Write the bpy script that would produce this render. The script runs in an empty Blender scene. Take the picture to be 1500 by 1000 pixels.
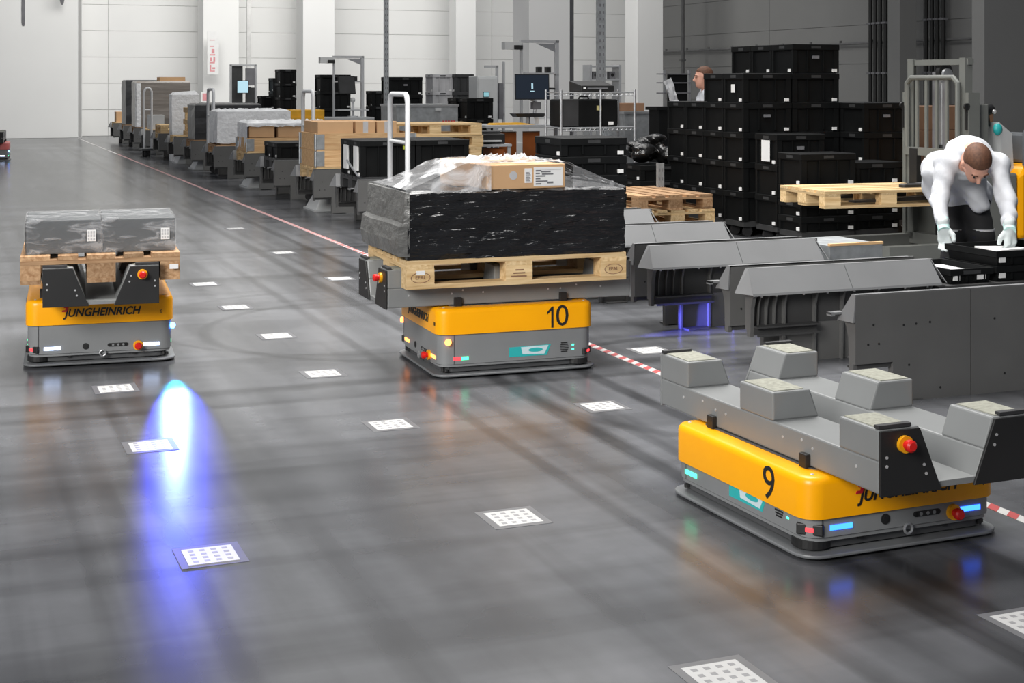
import bpy, math, random
import numpy as np
from mathutils import Vector, Matrix
random.seed(4)
SC = bpy.context.scene
COL = SC.collection
PI = math.pi

# ------------------------------------------------------------------ camera, world, light, exposure
CAM_H = 1.5
F = 2123.0                      # focal length in pixels of the 1500 px wide frame
HOR = 122.0                     # horizon row
cam = bpy.data.cameras.new('camera')
cam.sensor_width = 36.0
cam.lens = F / 1500 * 36
cam.shift_y = -(500 - HOR) / 1500
cam.clip_end = 300
camo = bpy.data.objects.new('camera', cam)
camo.location = (0, 0, CAM_H)
camo.rotation_euler = (PI / 2, 0, 0)
COL.objects.link(camo)
SC.camera = camo
SC.view_settings.view_transform = 'Standard'
SC.view_settings.look = 'None'
SC.view_settings.gamma = 1.0
SC.view_settings.use_curve_mapping = False
SC.view_settings.exposure = 0.0

wd = bpy.data.worlds.new('world')
SC.world = wd
wd.use_nodes = True
bg = wd.node_tree.nodes['Background']
bg.inputs[0].default_value = (0.80, 0.86, 1.0, 1)
bg.inputs[1].default_value = 0.17

TH = math.atan2(835.0, F)       # the aisle runs this far to the left of the view axis
CT, ST = math.cos(TH), math.sin(TH)
def W(u, v, z=0.0):             # aisle frame: u down the aisle, v across it to the right
    return Vector((-ST * u + CT * v, CT * u + ST * v, z))
def Pt(px, py, Z):              # the point seen at a pixel of the photograph at distance Z
    return Vector(((px - 750) / F * Z, Z, CAM_H - (py - HOR) / F * Z))
def Gd(px, py):                 # floor point seen at a pixel
    Z = CAM_H * F / (py - HOR)
    return Vector(((px - 750) / F * Z, Z, 0))
def uv(p):
    return (-ST * p.x + CT * p.y, CT * p.x + ST * p.y)

def area_light(name, loc, sx, sy, power, col=(1, 1, 1), rot=(0, 0, TH)):
    l = bpy.data.lights.new(name, 'AREA')
    l.shape = 'RECTANGLE'; l.size = sx; l.size_y = sy; l.energy = power; l.color = col
    o = bpy.data.objects.new(name, l); o.location = loc; o.rotation_euler = rot
    COL.objects.link(o)
    return o
# rows of hall lamps above the aisle, above the workstations and at the far end
area_light('ceiling_lamp_aisle', W(9.5, 3.2, 9.0), 5, 8, 820, (1, 0.98, 0.95)).data.spread = math.radians(95)
lamp_f = area_light('ceiling_lamp_far', W(32.5, 8.5, 8.5), 14, 5, 1500, (1, 0.985, 0.95))
area_light('ceiling_lamp_middle', W(23, 6, 10.5), 6, 10, 330, (1, 0.985, 0.95))
lamp_f.rotation_euler = (W(43, 8.5, 0.3) - lamp_f.location).to_track_quat('-Z', 'Y').to_euler()
area_light('ceiling_lamp_stations', W(18, 9, 10.5), 5, 14, 950, (1, 0.98, 0.95))
lamp_e = area_light('key_light_front_left', W(-1.5, -7.0, 6.0), 5, 5, 375, (1, 0.98, 0.95))  # unseen key light, added and aimed to brighten the vehicles' near faces
lamp_e.rotation_euler = (W(8.5, 3.0, 0.4) - lamp_e.location).to_track_quat('-Z', 'Y').to_euler()
lamp_e.data.spread = math.radians(75)

# ------------------------------------------------------------------ materials
def _nt(name):
    m = bpy.data.materials.new(name); m.use_nodes = True
    nt = m.node_tree
    return m, nt, nt.nodes['Principled BSDF']
def lin(r, g, b):
    f = lambda c: (c / 255 / 12.92) if c / 255 <= 0.04045 else ((c / 255 + 0.055) / 1.055) ** 2.4
    return (f(r), f(g), f(b))
def mat(name, col, rough=0.5, metal=0.0, var=0.12, scale=6.0, bump=0.0, bscale=60.0, spec=0.5, stretch=(1, 1, 1), bdist=0.02):
    m, nt, b = _nt(name)
    L = nt.links.new
    tc = nt.nodes.new('ShaderNodeTexCoord')
    mp = nt.nodes.new('ShaderNodeMapping'); mp.inputs['Scale'].default_value = stretch
    L(tc.outputs['Object'], mp.inputs['Vector'])
    nz = nt.nodes.new('ShaderNodeTexNoise'); nz.inputs['Scale'].default_value = scale; nz.inputs['Detail'].default_value = 6
    L(mp.outputs[0], nz.inputs['Vector'])
    rp = nt.nodes.new('ShaderNodeValToRGB')
    rp.color_ramp.elements[0].position = 0.3; rp.color_ramp.elements[1].position = 0.7
    rp.color_ramp.elements[0].color = [c * (1 - var) for c in col] + [1]
    rp.color_ramp.elements[1].color = [min(1, c * (1 + var)) for c in col] + [1]
    L(nz.outputs[0], rp.inputs[0])
    L(rp.outputs[0], b.inputs['Base Color'])
    b.inputs['Roughness'].default_value = rough
    b.inputs['Metallic'].default_value = metal
    b.inputs['Specular IOR Level'].default_value = spec
    if bump:
        n2 = nt.nodes.new('ShaderNodeTexNoise'); n2.inputs['Scale'].default_value = bscale; n2.inputs['Detail'].default_value = 4
        L(mp.outputs[0], n2.inputs['Vector'])
        bp = nt.nodes.new('ShaderNodeBump'); bp.inputs['Strength'].default_value = bump; bp.inputs['Distance'].default_value = bdist
        L(n2.outputs[0], bp.inputs['Height']); L(bp.outputs[0], b.inputs['Normal'])
    return m
def emit(name, col, s):
    m, nt, b = _nt(name)
    b.inputs['Base Color'].default_value = (*[c * 0.5 for c in col], 1)
    b.inputs['Emission Color'].default_value = (*col, 1)
    b.inputs['Emission Strength'].default_value = s
    return m
def wood(name, c0, c1, rand=0.3, axis='x'):
    m, nt, b = _nt(name); L = nt.links.new
    tc = nt.nodes.new('ShaderNodeTexCoord')
    oi = nt.nodes.new('ShaderNodeObjectInfo')
    ad = nt.nodes.new('ShaderNodeVectorMath'); ad.operation = 'ADD'
    sc = nt.nodes.new('ShaderNodeVectorMath'); sc.operation = 'SCALE'; sc.inputs[3].default_value = 37.0
    cb = nt.nodes.new('ShaderNodeCombineXYZ')
    for i in range(3): L(oi.outputs['Random'], cb.inputs[i])
    L(cb.outputs[0], sc.inputs[0]); L(tc.outputs['Object'], ad.inputs[0]); L(sc.outputs[0], ad.inputs[1])
    mp = nt.nodes.new('ShaderNodeMapping')
    mp.inputs['Scale'].default_value = (1.2, 14, 14) if axis == 'x' else (14, 1.2, 14)
    L(ad.outputs[0], mp.inputs['Vector'])
    nz = nt.nodes.new('ShaderNodeTexNoise'); nz.inputs['Scale'].default_value = 3.0; nz.inputs['Detail'].default_value = 8; nz.inputs['Distortion'].default_value = 0.6
    L(mp.outputs[0], nz.inputs['Vector'])
    rp = nt.nodes.new('ShaderNodeValToRGB')
    rp.color_ramp.elements[0].position = 0.3; rp.color_ramp.elements[1].position = 0.68
    rp.color_ramp.elements[0].color = (*c0, 1); rp.color_ramp.elements[1].color = (*c1, 1)
    L(nz.outputs[0], rp.inputs[0])
    mr = nt.nodes.new('ShaderNodeMapRange'); mr.inputs['To Min'].default_value = 1 - rand; mr.inputs['To Max'].default_value = 1 + rand * 0.35
    L(oi.outputs['Random'], mr.inputs[0])
    mx = nt.nodes.new('ShaderNodeVectorMath'); mx.operation = 'SCALE'
    L(rp.outputs[0], mx.inputs[0]); L(mr.outputs[0], mx.inputs[3])
    L(mx.outputs[0], b.inputs['Base Color'])
    b.inputs['Roughness'].default_value = 0.75
    bp = nt.nodes.new('ShaderNodeBump'); bp.inputs['Strength'].default_value = 0.25; bp.inputs['Distance'].default_value = 0.01
    L(nz.outputs[0], bp.inputs['Height']); L(bp.outputs[0], b.inputs['Normal'])
    return m
def film(name, tint=(0.85, 0.86, 0.88), clear=0.6, scale=9.0, stretch=(1, 1, 1), rough=0.22, base=0.5, bump=0.9):
    """crinkled stretch film: partly see-through, glossy, with wrinkles"""
    m, nt, b = _nt(name); L = nt.links.new
    tc = nt.nodes.new('ShaderNodeTexCoord')
    mp = nt.nodes.new('ShaderNodeMapping'); mp.inputs['Scale'].default_value = stretch
    L(tc.outputs['Object'], mp.inputs['Vector'])
    nz = nt.nodes.new('ShaderNodeTexNoise'); nz.inputs['Scale'].default_value = scale; nz.inputs['Detail'].default_value = 7; nz.inputs['Distortion'].default_value = 1.2
    L(mp.outputs[0], nz.inputs['Vector'])
    bp = nt.nodes.new('ShaderNodeBump'); bp.inputs['Strength'].default_value = bump; bp.inputs['Distance'].default_value = 0.03
    L(nz.outputs[0], bp.inputs['Height'])
    b.inputs['Base Color'].default_value = (*[c * base for c in tint], 1)
    b.inputs['Roughness'].default_value = rough
    b.inputs['Specular IOR Level'].default_value = 0.9
    L(bp.outputs[0], b.inputs['Normal'])
    tr = nt.nodes.new('ShaderNodeBsdfTransparent')
    mx = nt.nodes.new('ShaderNodeMixShader')
    rp = nt.nodes.new('ShaderNodeMapRange')
    rp.inputs['From Min'].default_value = 0.48; rp.inputs['From Max'].default_value = 0.64
    rp.inputs['To Min'].default_value = 1 - clear; rp.inputs['To Max'].default_value = min(1.0, (1 - clear) * 4.2)  # opaque noise peaks paint lamp highlights into the film as white streaks
    L(nz.outputs[0], rp.inputs[0])
    L(rp.outputs[0], mx.inputs[0]); L(tr.outputs[0], mx.inputs[1]); L(b.outputs[0], mx.inputs[2])
    out = nt.nodes['Material Output']; L(mx.outputs[0], out.inputs[0])
    return m

M = {}
M['yellow'] = mat('yellow_paint', (1.0, 0.42, 0.0), 0.32, var=0.02, spec=0.4)
M['red_cover'] = mat('faded_red_cover', (0.62, 0.16, 0.15), 0.4, var=0.03)
M['agv_grey'] = mat('grey_powder_coat', lin(128, 130, 131), 0.45, var=0.05)
M['fixture'] = mat('grey_sheet_metal', lin(126, 128, 128), 0.42, var=0.06, scale=3)
M['patch'] = mat('abrasive_patch', lin(150, 150, 138), 0.9, var=0.2, scale=60)
M['black'] = mat('black_plate', (0.014, 0.014, 0.014), 0.5, var=0.1)
M['dark_rubber'] = mat('dark_rubber', (0.03, 0.03, 0.032), 0.7)
M['skirt'] = mat('grey_skirt', lin(110, 112, 114), 0.4, var=0.08)
M['plinth'] = mat('dark_plinth', (0.07, 0.072, 0.075), 0.5)
M['rail'] = mat('anthracite_sheet', lin(92, 92, 91), 0.5, var=0.07, scale=4)
M['flange'] = mat('lit_flange_sheet', lin(117, 118, 119), 0.45, var=0.06, scale=3)  # same sheet as the rails, light falling on the slopes painted into its tone
M['rail_dark'] = mat('dark_inner_sheet', lin(62, 62, 62), 0.55, var=0.08)
M['bin'] = mat('black_plastic', (0.0055, 0.0060, 0.0062), 0.55, var=0.25, scale=5, spec=0.18)
M['bin_grey'] = mat('dark_grey_plastic', (0.035, 0.036, 0.037), 0.5, var=0.2)
M['paper'] = mat('white_paper', (0.78, 0.78, 0.77), 0.7, var=0.04)
M['print'] = mat('grey_print', (0.16, 0.16, 0.17), 0.8)
M['lightprint'] = mat('pale_grey_print', (0.46, 0.46, 0.47), 0.8)
M['white'] = mat('white_tube', (0.60, 0.61, 0.62), 0.35, var=0.03)
M['steel'] = mat('brushed_steel', (0.50, 0.51, 0.52), 0.35, 0.7, var=0.08)
M['zinc'] = mat('galvanised_sheet', (0.40, 0.42, 0.43), 0.45, 0.5, var=0.2, scale=12)
M['alu'] = mat('aluminium_profile', (0.55, 0.56, 0.57), 0.4, 0.4, var=0.05)
M['card'] = mat('cardboard', lin(194, 156, 116), 0.8, var=0.07, scale=3)
M['card_dark'] = mat('brown_cardboard', lin(134, 102, 78), 0.8, var=0.1)
M['tape'] = mat('packing_tape', lin(176, 150, 118), 0.35)
M['greybox'] = mat('grey_carton', lin(72, 75, 77), 0.4, var=0.1)
M['pallet'] = wood('pale_pallet_wood', lin(196, 160, 108), lin(233, 205, 158), 0.25)
M['pallet_y'] = wood('pale_pallet_wood_across', lin(196, 160, 108), lin(233, 205, 158), 0.25, 'y')
M['oldpallet'] = wood('weathered_pallet_wood', lin(150, 110, 72), lin(196, 160, 122), 0.4)
M['oldpallet_y'] = wood('weathered_pallet_wood_across', lin(150, 110, 72), lin(196, 160, 122), 0.4, 'y')
M['collar'] = wood('collar_wood', lin(196, 152, 104), lin(224, 186, 138), 0.2)
M['red'] = mat('red_button', (0.62, 0.012, 0.01), 0.35, var=0.03)
M['ybase'] = mat('yellow_button_base', (0.8, 0.36, 0.005), 0.4)
M['teal'] = mat('teal_print', lin(48, 178, 178), 0.4, var=0.03)
M['tealw'] = mat('pale_blue_print', lin(205, 225, 230), 0.4, var=0.03)
M['ink'] = mat('black_ink', (0.012, 0.012, 0.012), 0.5)
M['redink'] = mat('red_ink', (0.55, 0.01, 0.02), 0.5)
M['screw'] = mat('bright_screw', (0.75, 0.75, 0.75), 0.3, 0.6)
M['led_blue'] = emit('blue_led', (0.02, 0.12, 1.0), 6)
M['led_white'] = emit('blue_white_led', (0.55, 0.68, 1.0), 7)
M['led_green'] = emit('green_led', (0.05, 0.8, 0.35), 4)
M['led_orange'] = emit('orange_led', (1.0, 0.28, 0.06), 5)
M['led_red'] = emit('red_led', (1.0, 0.05, 0.06), 2.0)
M['lamp_blue'] = emit('blue_spot_lamp', (0.06, 0.22, 1.0), 14)
M['lamp_cyan'] = emit('cyan_lamp', (0.25, 0.75, 1.0), 3)
M['screen'] = emit('dark_screen', (0.006, 0.011, 0.02), 1.0)
M['screen_b'] = emit('pale_blue_screen', (0.45, 0.68, 0.78), 0.8)
M['screen_t'] = emit('teal_screen', (0.25, 0.50, 0.55), 0.8)
M['wall'] = mat('white_wall_panel', (0.80, 0.80, 0.785), 0.6, var=0.02, scale=0.6)
M['column'] = mat('white_column', (0.74, 0.74, 0.73), 0.6, var=0.02, scale=0.6)
M['wall_grey'] = mat('grey_wall_panel', (0.22, 0.22, 0.215), 0.65, var=0.03, scale=0.6)
M['joint'] = mat('wall_joint', (0.50, 0.50, 0.49), 0.8)
M['joint_grey'] = mat('grey_wall_joint', (0.15, 0.15, 0.15), 0.8)
M['pipe'] = mat('black_pipe', (0.008, 0.008, 0.008), 0.5)
M['desk'] = mat('grey_desk_top', lin(170, 172, 174), 0.4, var=0.04)
M['orange'] = mat('orange_brown_board', lin(176, 96, 40), 0.7)
M['cabinet_yellow'] = mat('ochre_cabinet', lin(214, 160, 40), 0.5)
M['cab_white'] = mat('light_grey_cabinet', lin(196, 198, 198), 0.45, var=0.03)
M['mast'] = mat('mast_grey', lin(112, 114, 110), 0.5, var=0.06)
M['mast_dark'] = mat('mast_dark', (0.02, 0.02, 0.02), 0.5)
M['seat'] = mat('grey_seat', lin(78, 82, 86), 0.6)
M['coat'] = mat('white_coat_cloth', (0.54, 0.555, 0.585), 0.85, var=0.05, scale=7, bump=0.5, bscale=9)
M['trouser'] = mat('black_cloth', (0.012, 0.012, 0.013), 0.85)
M['skin'] = mat('skin', lin(214, 160, 138), 0.55, var=0.06)
M['hair'] = mat('brown_hair', lin(92, 60, 42), 0.7, var=0.3, scale=60)
M['glove'] = mat('white_glove', (0.56, 0.61, 0.61), 0.8)
M['cuff'] = mat('pale_teal_cuff', (0.52, 0.75, 0.72), 0.8)
M['tapeline_w'] = mat('white_floor_tape', (0.55, 0.54, 0.53), 0.5)
M['tapeline_r'] = mat('red_floor_tape', (0.42, 0.05, 0.05), 0.5)
M['mat_dark'] = mat('dark_floor_mat', (0.09, 0.09, 0.10), 0.55)
M['squares'] = mat('grey_squares', (0.24, 0.24, 0.245), 0.6)
M['mat_grey'] = mat('grey_floor_mat', (0.105, 0.106, 0.112), 0.5)
M['code'] = mat('white_floor_label', (0.46, 0.46, 0.455), 0.5, var=0.05)
M['wrap_black'] = mat('black_stretch_wrap', (0.007, 0.0073, 0.008), 0.24, var=0.5, scale=14, bump=1.0, bscale=14, spec=0.6, stretch=(0.28, 0.28, 2.0), bdist=0.034)
M['wrap_grey'] = mat('grey_brown_stretch_wrap', lin(128, 122, 116), 0.3, var=0.2, scale=3, bump=0.4, bscale=6, stretch=(0.3, 0.3, 3))
M['wrap_dark'] = mat('dark_grey_stretch_wrap', (0.035, 0.036, 0.038), 0.35, var=0.2, bump=0.4, bscale=8)
M['film'] = film('clear_stretch_film', clear=0.85, scale=6, base=1.0, stretch=(1.0, 0.5, 1.0))
M['film_thin'] = film('thin_stretch_film', clear=0.9, scale=8, stretch=(1, 1, 2.2), base=0.8, bump=0.5)
M['film_white'] = mat('white_plastic_film', (0.80, 0.81, 0.82), 0.3, var=0.05, bump=0.8, bscale=14)
M['heap'] = mat('black_plastic_sheet', (0.008, 0.008, 0.008), 0.18, var=0.2, bump=1.0, bscale=10)

# ------------------------------------------------------------------ mesh helpers
class MB:
    def __init__(self): self.v, self.f, self.m = [], [], []
    def add(self, vs, fs, mi=0):
        o = len(self.v); self.v += [tuple(p) for p in vs]
        self.f += [tuple(i + o for i in q) for q in fs]; self.m += [mi] * len(fs)
        return self
    def box(self, x0, x1, y0, y1, z0, z1, mi=0):
        return self.add([(x0, y0, z0), (x1, y0, z0), (x1, y1, z0), (x0, y1, z0), (x0, y0, z1), (x1, y0, z1), (x1, y1, z1), (x0, y1, z1)],
                        [(0, 3, 2, 1), (4, 5, 6, 7), (0, 1, 5, 4), (1, 2, 6, 5), (2, 3, 7, 6), (3, 0, 4, 7)], mi)
    def cbox(self, cx, cy, cz, sx, sy, sz, mi=0):
        return self.box(cx - sx / 2, cx + sx / 2, cy - sy / 2, cy + sy / 2, cz - sz / 2, cz + sz / 2, mi)
    def prism(self, poly, axis, a0, a1, mi=0):
        n = len(poly)
        def p3(p, a):
            return (a, p[0], p[1]) if axis == 'x' else ((p[0], a, p[1]) if axis == 'y' else (p[0], p[1], a))
        vs = [p3(p, a0) for p in poly] + [p3(p, a1) for p in poly]
        fs = [tuple(range(n)), tuple(range(2 * n - 1, n - 1, -1))] + [(i, i + n, (i + 1) % n + n, (i + 1) % n) for i in range(n)]
        return self.add(vs, fs, mi)
    def loops(self, L, cap0=True, cap1=True, mi=0, closed=True):
        n = len(L[0]); vs = [p for l in L for p in l]; fs = []
        for k in range(len(L) - 1):
            for i in range(n if closed else n - 1):
                j = (i + 1) % n
                fs.append((k * n + i, k * n + j, (k + 1) * n + j, (k + 1) * n + i))
        if cap0: fs.append(tuple(range(n - 1, -1, -1)))
        if cap1: fs.append(tuple((len(L) - 1) * n + i for i in range(n)))
        return self.add(vs, fs, mi)
    def tube(self, pts, r, n=8, mi=0):
        pts = [Vector(p) for p in pts]; L = []
        up = None
        for i, p in enumerate(pts):
            d0 = (p - pts[i - 1]).normalized() if i else None
            d1 = (pts[i + 1] - p).normalized() if i < len(pts) - 1 else None
            d = (d0 + d1).normalized() if d0 and d1 and (d0 + d1).length > 1e-5 else (d1 or d0)
            if up is None:
                up = Vector((0, 0, 1)) if abs(d.z) < 0.9 else Vector((1, 0, 0))
            a = d.cross(up)
            if a.length < 1e-4: a = d.cross(Vector((0.3, 1, 0.2)))
            a.normalize(); b = a.cross(d).normalized(); up = b
            s = 1.0
            if d0 and d1:
                c = max(0.5, d.dot(d1)); s = 1 / c
            rr = r[i] if isinstance(r, (list, tuple)) else r
            L.append([tuple(p + (a * math.cos(t) + b * math.sin(t)) * rr) for t in [2 * PI * k / n for k in range(n)]])
        return self.loops(L, mi=mi)
    def cyl(self, c, d, r, h, n=16, mi=0):
        c = Vector(c); d = Vector(d).normalized()
        return self.tube([c, c + d * h], r, n, mi)
    def sphere(self, c, rx, ry, rz, n=12, k=7, mi=0):
        L = []
        for i in range(1, k):
            t = PI * i / k
            L.append([(c[0] + rx * math.sin(t) * math.cos(2 * PI * j / n), c[1] + ry * math.sin(t) * math.sin(2 * PI * j / n), c[2] - rz * math.cos(t)) for j in range(n)])
        return self.loops(L, mi=mi)
    def xf(self, mtx):
        self.v = [tuple(mtx @ Vector(p)) for p in self.v]; return self
    def mesh(self, name, mats, smooth=False):
        me = bpy.data.meshes.new(name)
        me.from_pydata(self.v, [], self.f)
        for m in (mats if isinstance(mats, (list, tuple)) else [mats]): me.materials.append(m)
        if any(self.m): me.polygons.foreach_set('material_index', self.m)
        me.validate()
        import bmesh
        bm = bmesh.new(); bm.from_mesh(me); bmesh.ops.recalc_face_normals(bm, faces=bm.faces); bm.to_mesh(me); bm.free()
        if smooth:
            me.polygons.foreach_set('use_smooth', [True] * len(me.polygons))
            me.set_sharp_from_angle(angle=math.radians(38))
        me.update()
        return me
def obj(name, mb, m, parent=None, smooth=False, loc=None, rotz=None, bevel=0.0, label=None, kind=None):
    me = mb if isinstance(mb, bpy.types.Mesh) else mb.mesh(name, m, smooth)
    o = bpy.data.objects.new(name, me); COL.objects.link(o)
    if parent: o.parent = parent
    if loc is not None: o.location = loc
    if rotz is not None: o.rotation_euler = (0, 0, rotz)
    if bevel:
        bv = o.modifiers.new('bevel', 'BEVEL'); bv.width = bevel; bv.segments = 2; bv.limit_method = 'ANGLE'; bv.angle_limit = math.radians(40)
    if label: o['label'] = label
    if kind: o['kind'] = kind
    return o
def tag(o, label, cat, group=None):
    o['label'] = label; o['category'] = cat
    if group: o['group'] = group
    return o
def thing(name, label, cat, loc=(0, 0, 0), rotz=0.0, group=None):
    o = bpy.data.objects.new(name, None); COL.objects.link(o)
    o.empty_display_size = 0.2
    o.location = loc; o.rotation_euler = (0, 0, rotz)
    return tag(o, label, cat, group)
def struct(name, mb, m, smooth=False, **k):
    o = obj(name, mb, m, smooth=smooth, **k); o['kind'] = 'structure'; return o
KIDS = {}
def dup(root, loc, rotz, label, group=None):
    if not KIDS:
        pass
    r = root.copy(); COL.objects.link(r); r.location = loc; r.rotation_euler = (0, 0, rotz); r['label'] = label
    if group: r['group'] = group
    for ch in root.children:
        c = ch.copy(); COL.objects.link(c); c.parent = r
        for g in ch.children:
            d = g.copy(); COL.objects.link(d); d.parent = c
    return r
def rrect(w, l, r, z, seg=5, cx=0, cy=0):
    p = []
    for (sx, sy, a0) in ((1, 1, 0), (-1, 1, 90), (-1, -1, 180), (1, -1, 270)):
        for k in range(seg + 1):
            a = math.radians(a0 + 90 * k / seg)
            p.append((cx + sx * (w / 2 - r) + r * math.cos(a), cy + sy * (l / 2 - r) + r * math.sin(a), z))
    return p
def text_mesh(s, size, extrude=0.0008, shear=0.0, offset=0.0, width=None):
    c = bpy.data.curves.new('text', 'FONT'); c.body = s; c.size = size; c.extrude = extrude; c.shear = shear; c.offset = offset
    c.align_x = 'CENTER'; c.align_y = 'CENTER'; c.resolution_u = 3
    o = bpy.data.objects.new('text', c); COL.objects.link(o)
    dg = bpy.context.evaluated_depsgraph_get(); dg.update()
    me = bpy.data.meshes.new_from_object(o.evaluated_get(dg))
    bpy.data.objects.remove(o)
    if width:
        xs = [v.co.x for v in me.vertices]; k = width / (max(xs) - min(xs))
        for v in me.vertices: v.co.x *= k
    return me
def text(name, s, size, m, parent, loc, rot, shear=0.0, offset=0.0, width=None):
    if not s: return None
    me = text_mesh(s, size, shear=shear, offset=offset, width=width)
    me.materials.clear(); me.materials.append(m)
    o = bpy.data.objects.new(name, me); COL.objects.link(o)
    o.location = loc; o.rotation_euler = rot
    if parent: o.parent = parent
    return o
ORD = ['first', 'second', 'third', 'fourth', 'fifth', 'sixth', 'seventh', 'eighth', 'ninth', 'tenth', 'eleventh', 'twelfth', 'thirteenth']

# surface nets: a smooth closed mesh of a signed distance field
def sdf_mesh(name, fn, lo, hi, res, m):
    lo, hi = np.array(lo, float), np.array(hi, float)
    n = np.ceil((hi - lo) / res).astype(int) + 1
    ax = [lo[i] + res * np.arange(n[i]) for i in range(3)]
    X, Y, Zg = np.meshgrid(*ax, indexing='ij')
    Fv = fn(np.stack([X, Y, Zg], -1))
    ins = Fv < 0
    c = [(i, j, k) for i in (0, 1) for j in (0, 1) for k in (0, 1)]
    sl = lambda A, o: A[o[0]:A.shape[0] - 1 + o[0], o[1]:A.shape[1] - 1 + o[1], o[2]:A.shape[2] - 1 + o[2]]
    cnt = sum(sl(ins, o).astype(int) for o in c)
    act = (cnt > 0) & (cnt < 8)
    idx = -np.ones(act.shape, int); ids = np.argwhere(act); idx[act] = np.arange(len(ids))
    acc = np.zeros((len(ids), 3)); w = np.zeros(len(ids))
    for a in c:
        for d in range(3):
            if a[d]: continue
            b = list(a); b[d] = 1
            fa, fb = sl(Fv, a)[act], sl(Fv, b)[act]
            cr = (fa < 0) != (fb < 0)
            t = np.where(cr, fa / np.where(cr, fa - fb, 1), 0)
            p = np.tile(np.array(a, float), (len(ids), 1)); p[:, d] += t
            acc[cr] += p[cr]; w[cr] += 1
    V = lo + res * (ids + acc / w[:, None])
    faces = []
    for d in range(3):
        e = [1, 2, 0][d]; g = [2, 0, 1][d]
        s0 = [slice(None)] * 3; s1 = [slice(None)] * 3
        s0[d] = slice(0, -1); s1[d] = slice(1, None)
        ch = ins[tuple(s0)] != ins[tuple(s1)]
        P = np.argwhere(ch)
        ok = (P[:, e] > 0) & (P[:, g] > 0) & (P[:, e] < ins.shape[e] - 1) & (P[:, g] < ins.shape[g] - 1)
        P = P[ok]
        fl = ins[tuple(s0)][tuple(P.T)]
        def at(de, dg_):
            Q = P.copy(); Q[:, e] += de; Q[:, g] += dg_
            return idx[tuple(Q.T)]
        q = np.stack([at(-1, -1), at(0, -1), at(0, 0), at(-1, 0)], 1)
        q[~fl] = q[~fl][:, ::-1]
        faces.append(q)
    faces = np.concatenate(faces)
    me = bpy.data.meshes.new(name)
    me.from_pydata(V.tolist(), [], faces.tolist())
    me.materials.append(m)
    me.polygons.foreach_set('use_smooth', [True] * len(me.polygons))
    me.update()
    return me
def s_cap(p, a, b, ra, rb):
    a, b = np.array(a, float), np.array(b, float)
    ba = b - a; t = np.clip(((p - a) @ ba) / (ba @ ba), 0, 1)
    return np.linalg.norm(p - a - t[..., None] * ba, axis=-1) - (ra + (rb - ra) * t)
def s_ell(p, c, r):
    q = (p - np.array(c, float)) / np.array(r, float)
    return (np.linalg.norm(q, axis=-1) - 1) * min(r)
def smin(a, b, k):
    h = np.clip(0.5 + 0.5 * (b - a) / k, 0, 1)
    return b + (a - b) * h - k * h * (1 - h)
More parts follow.
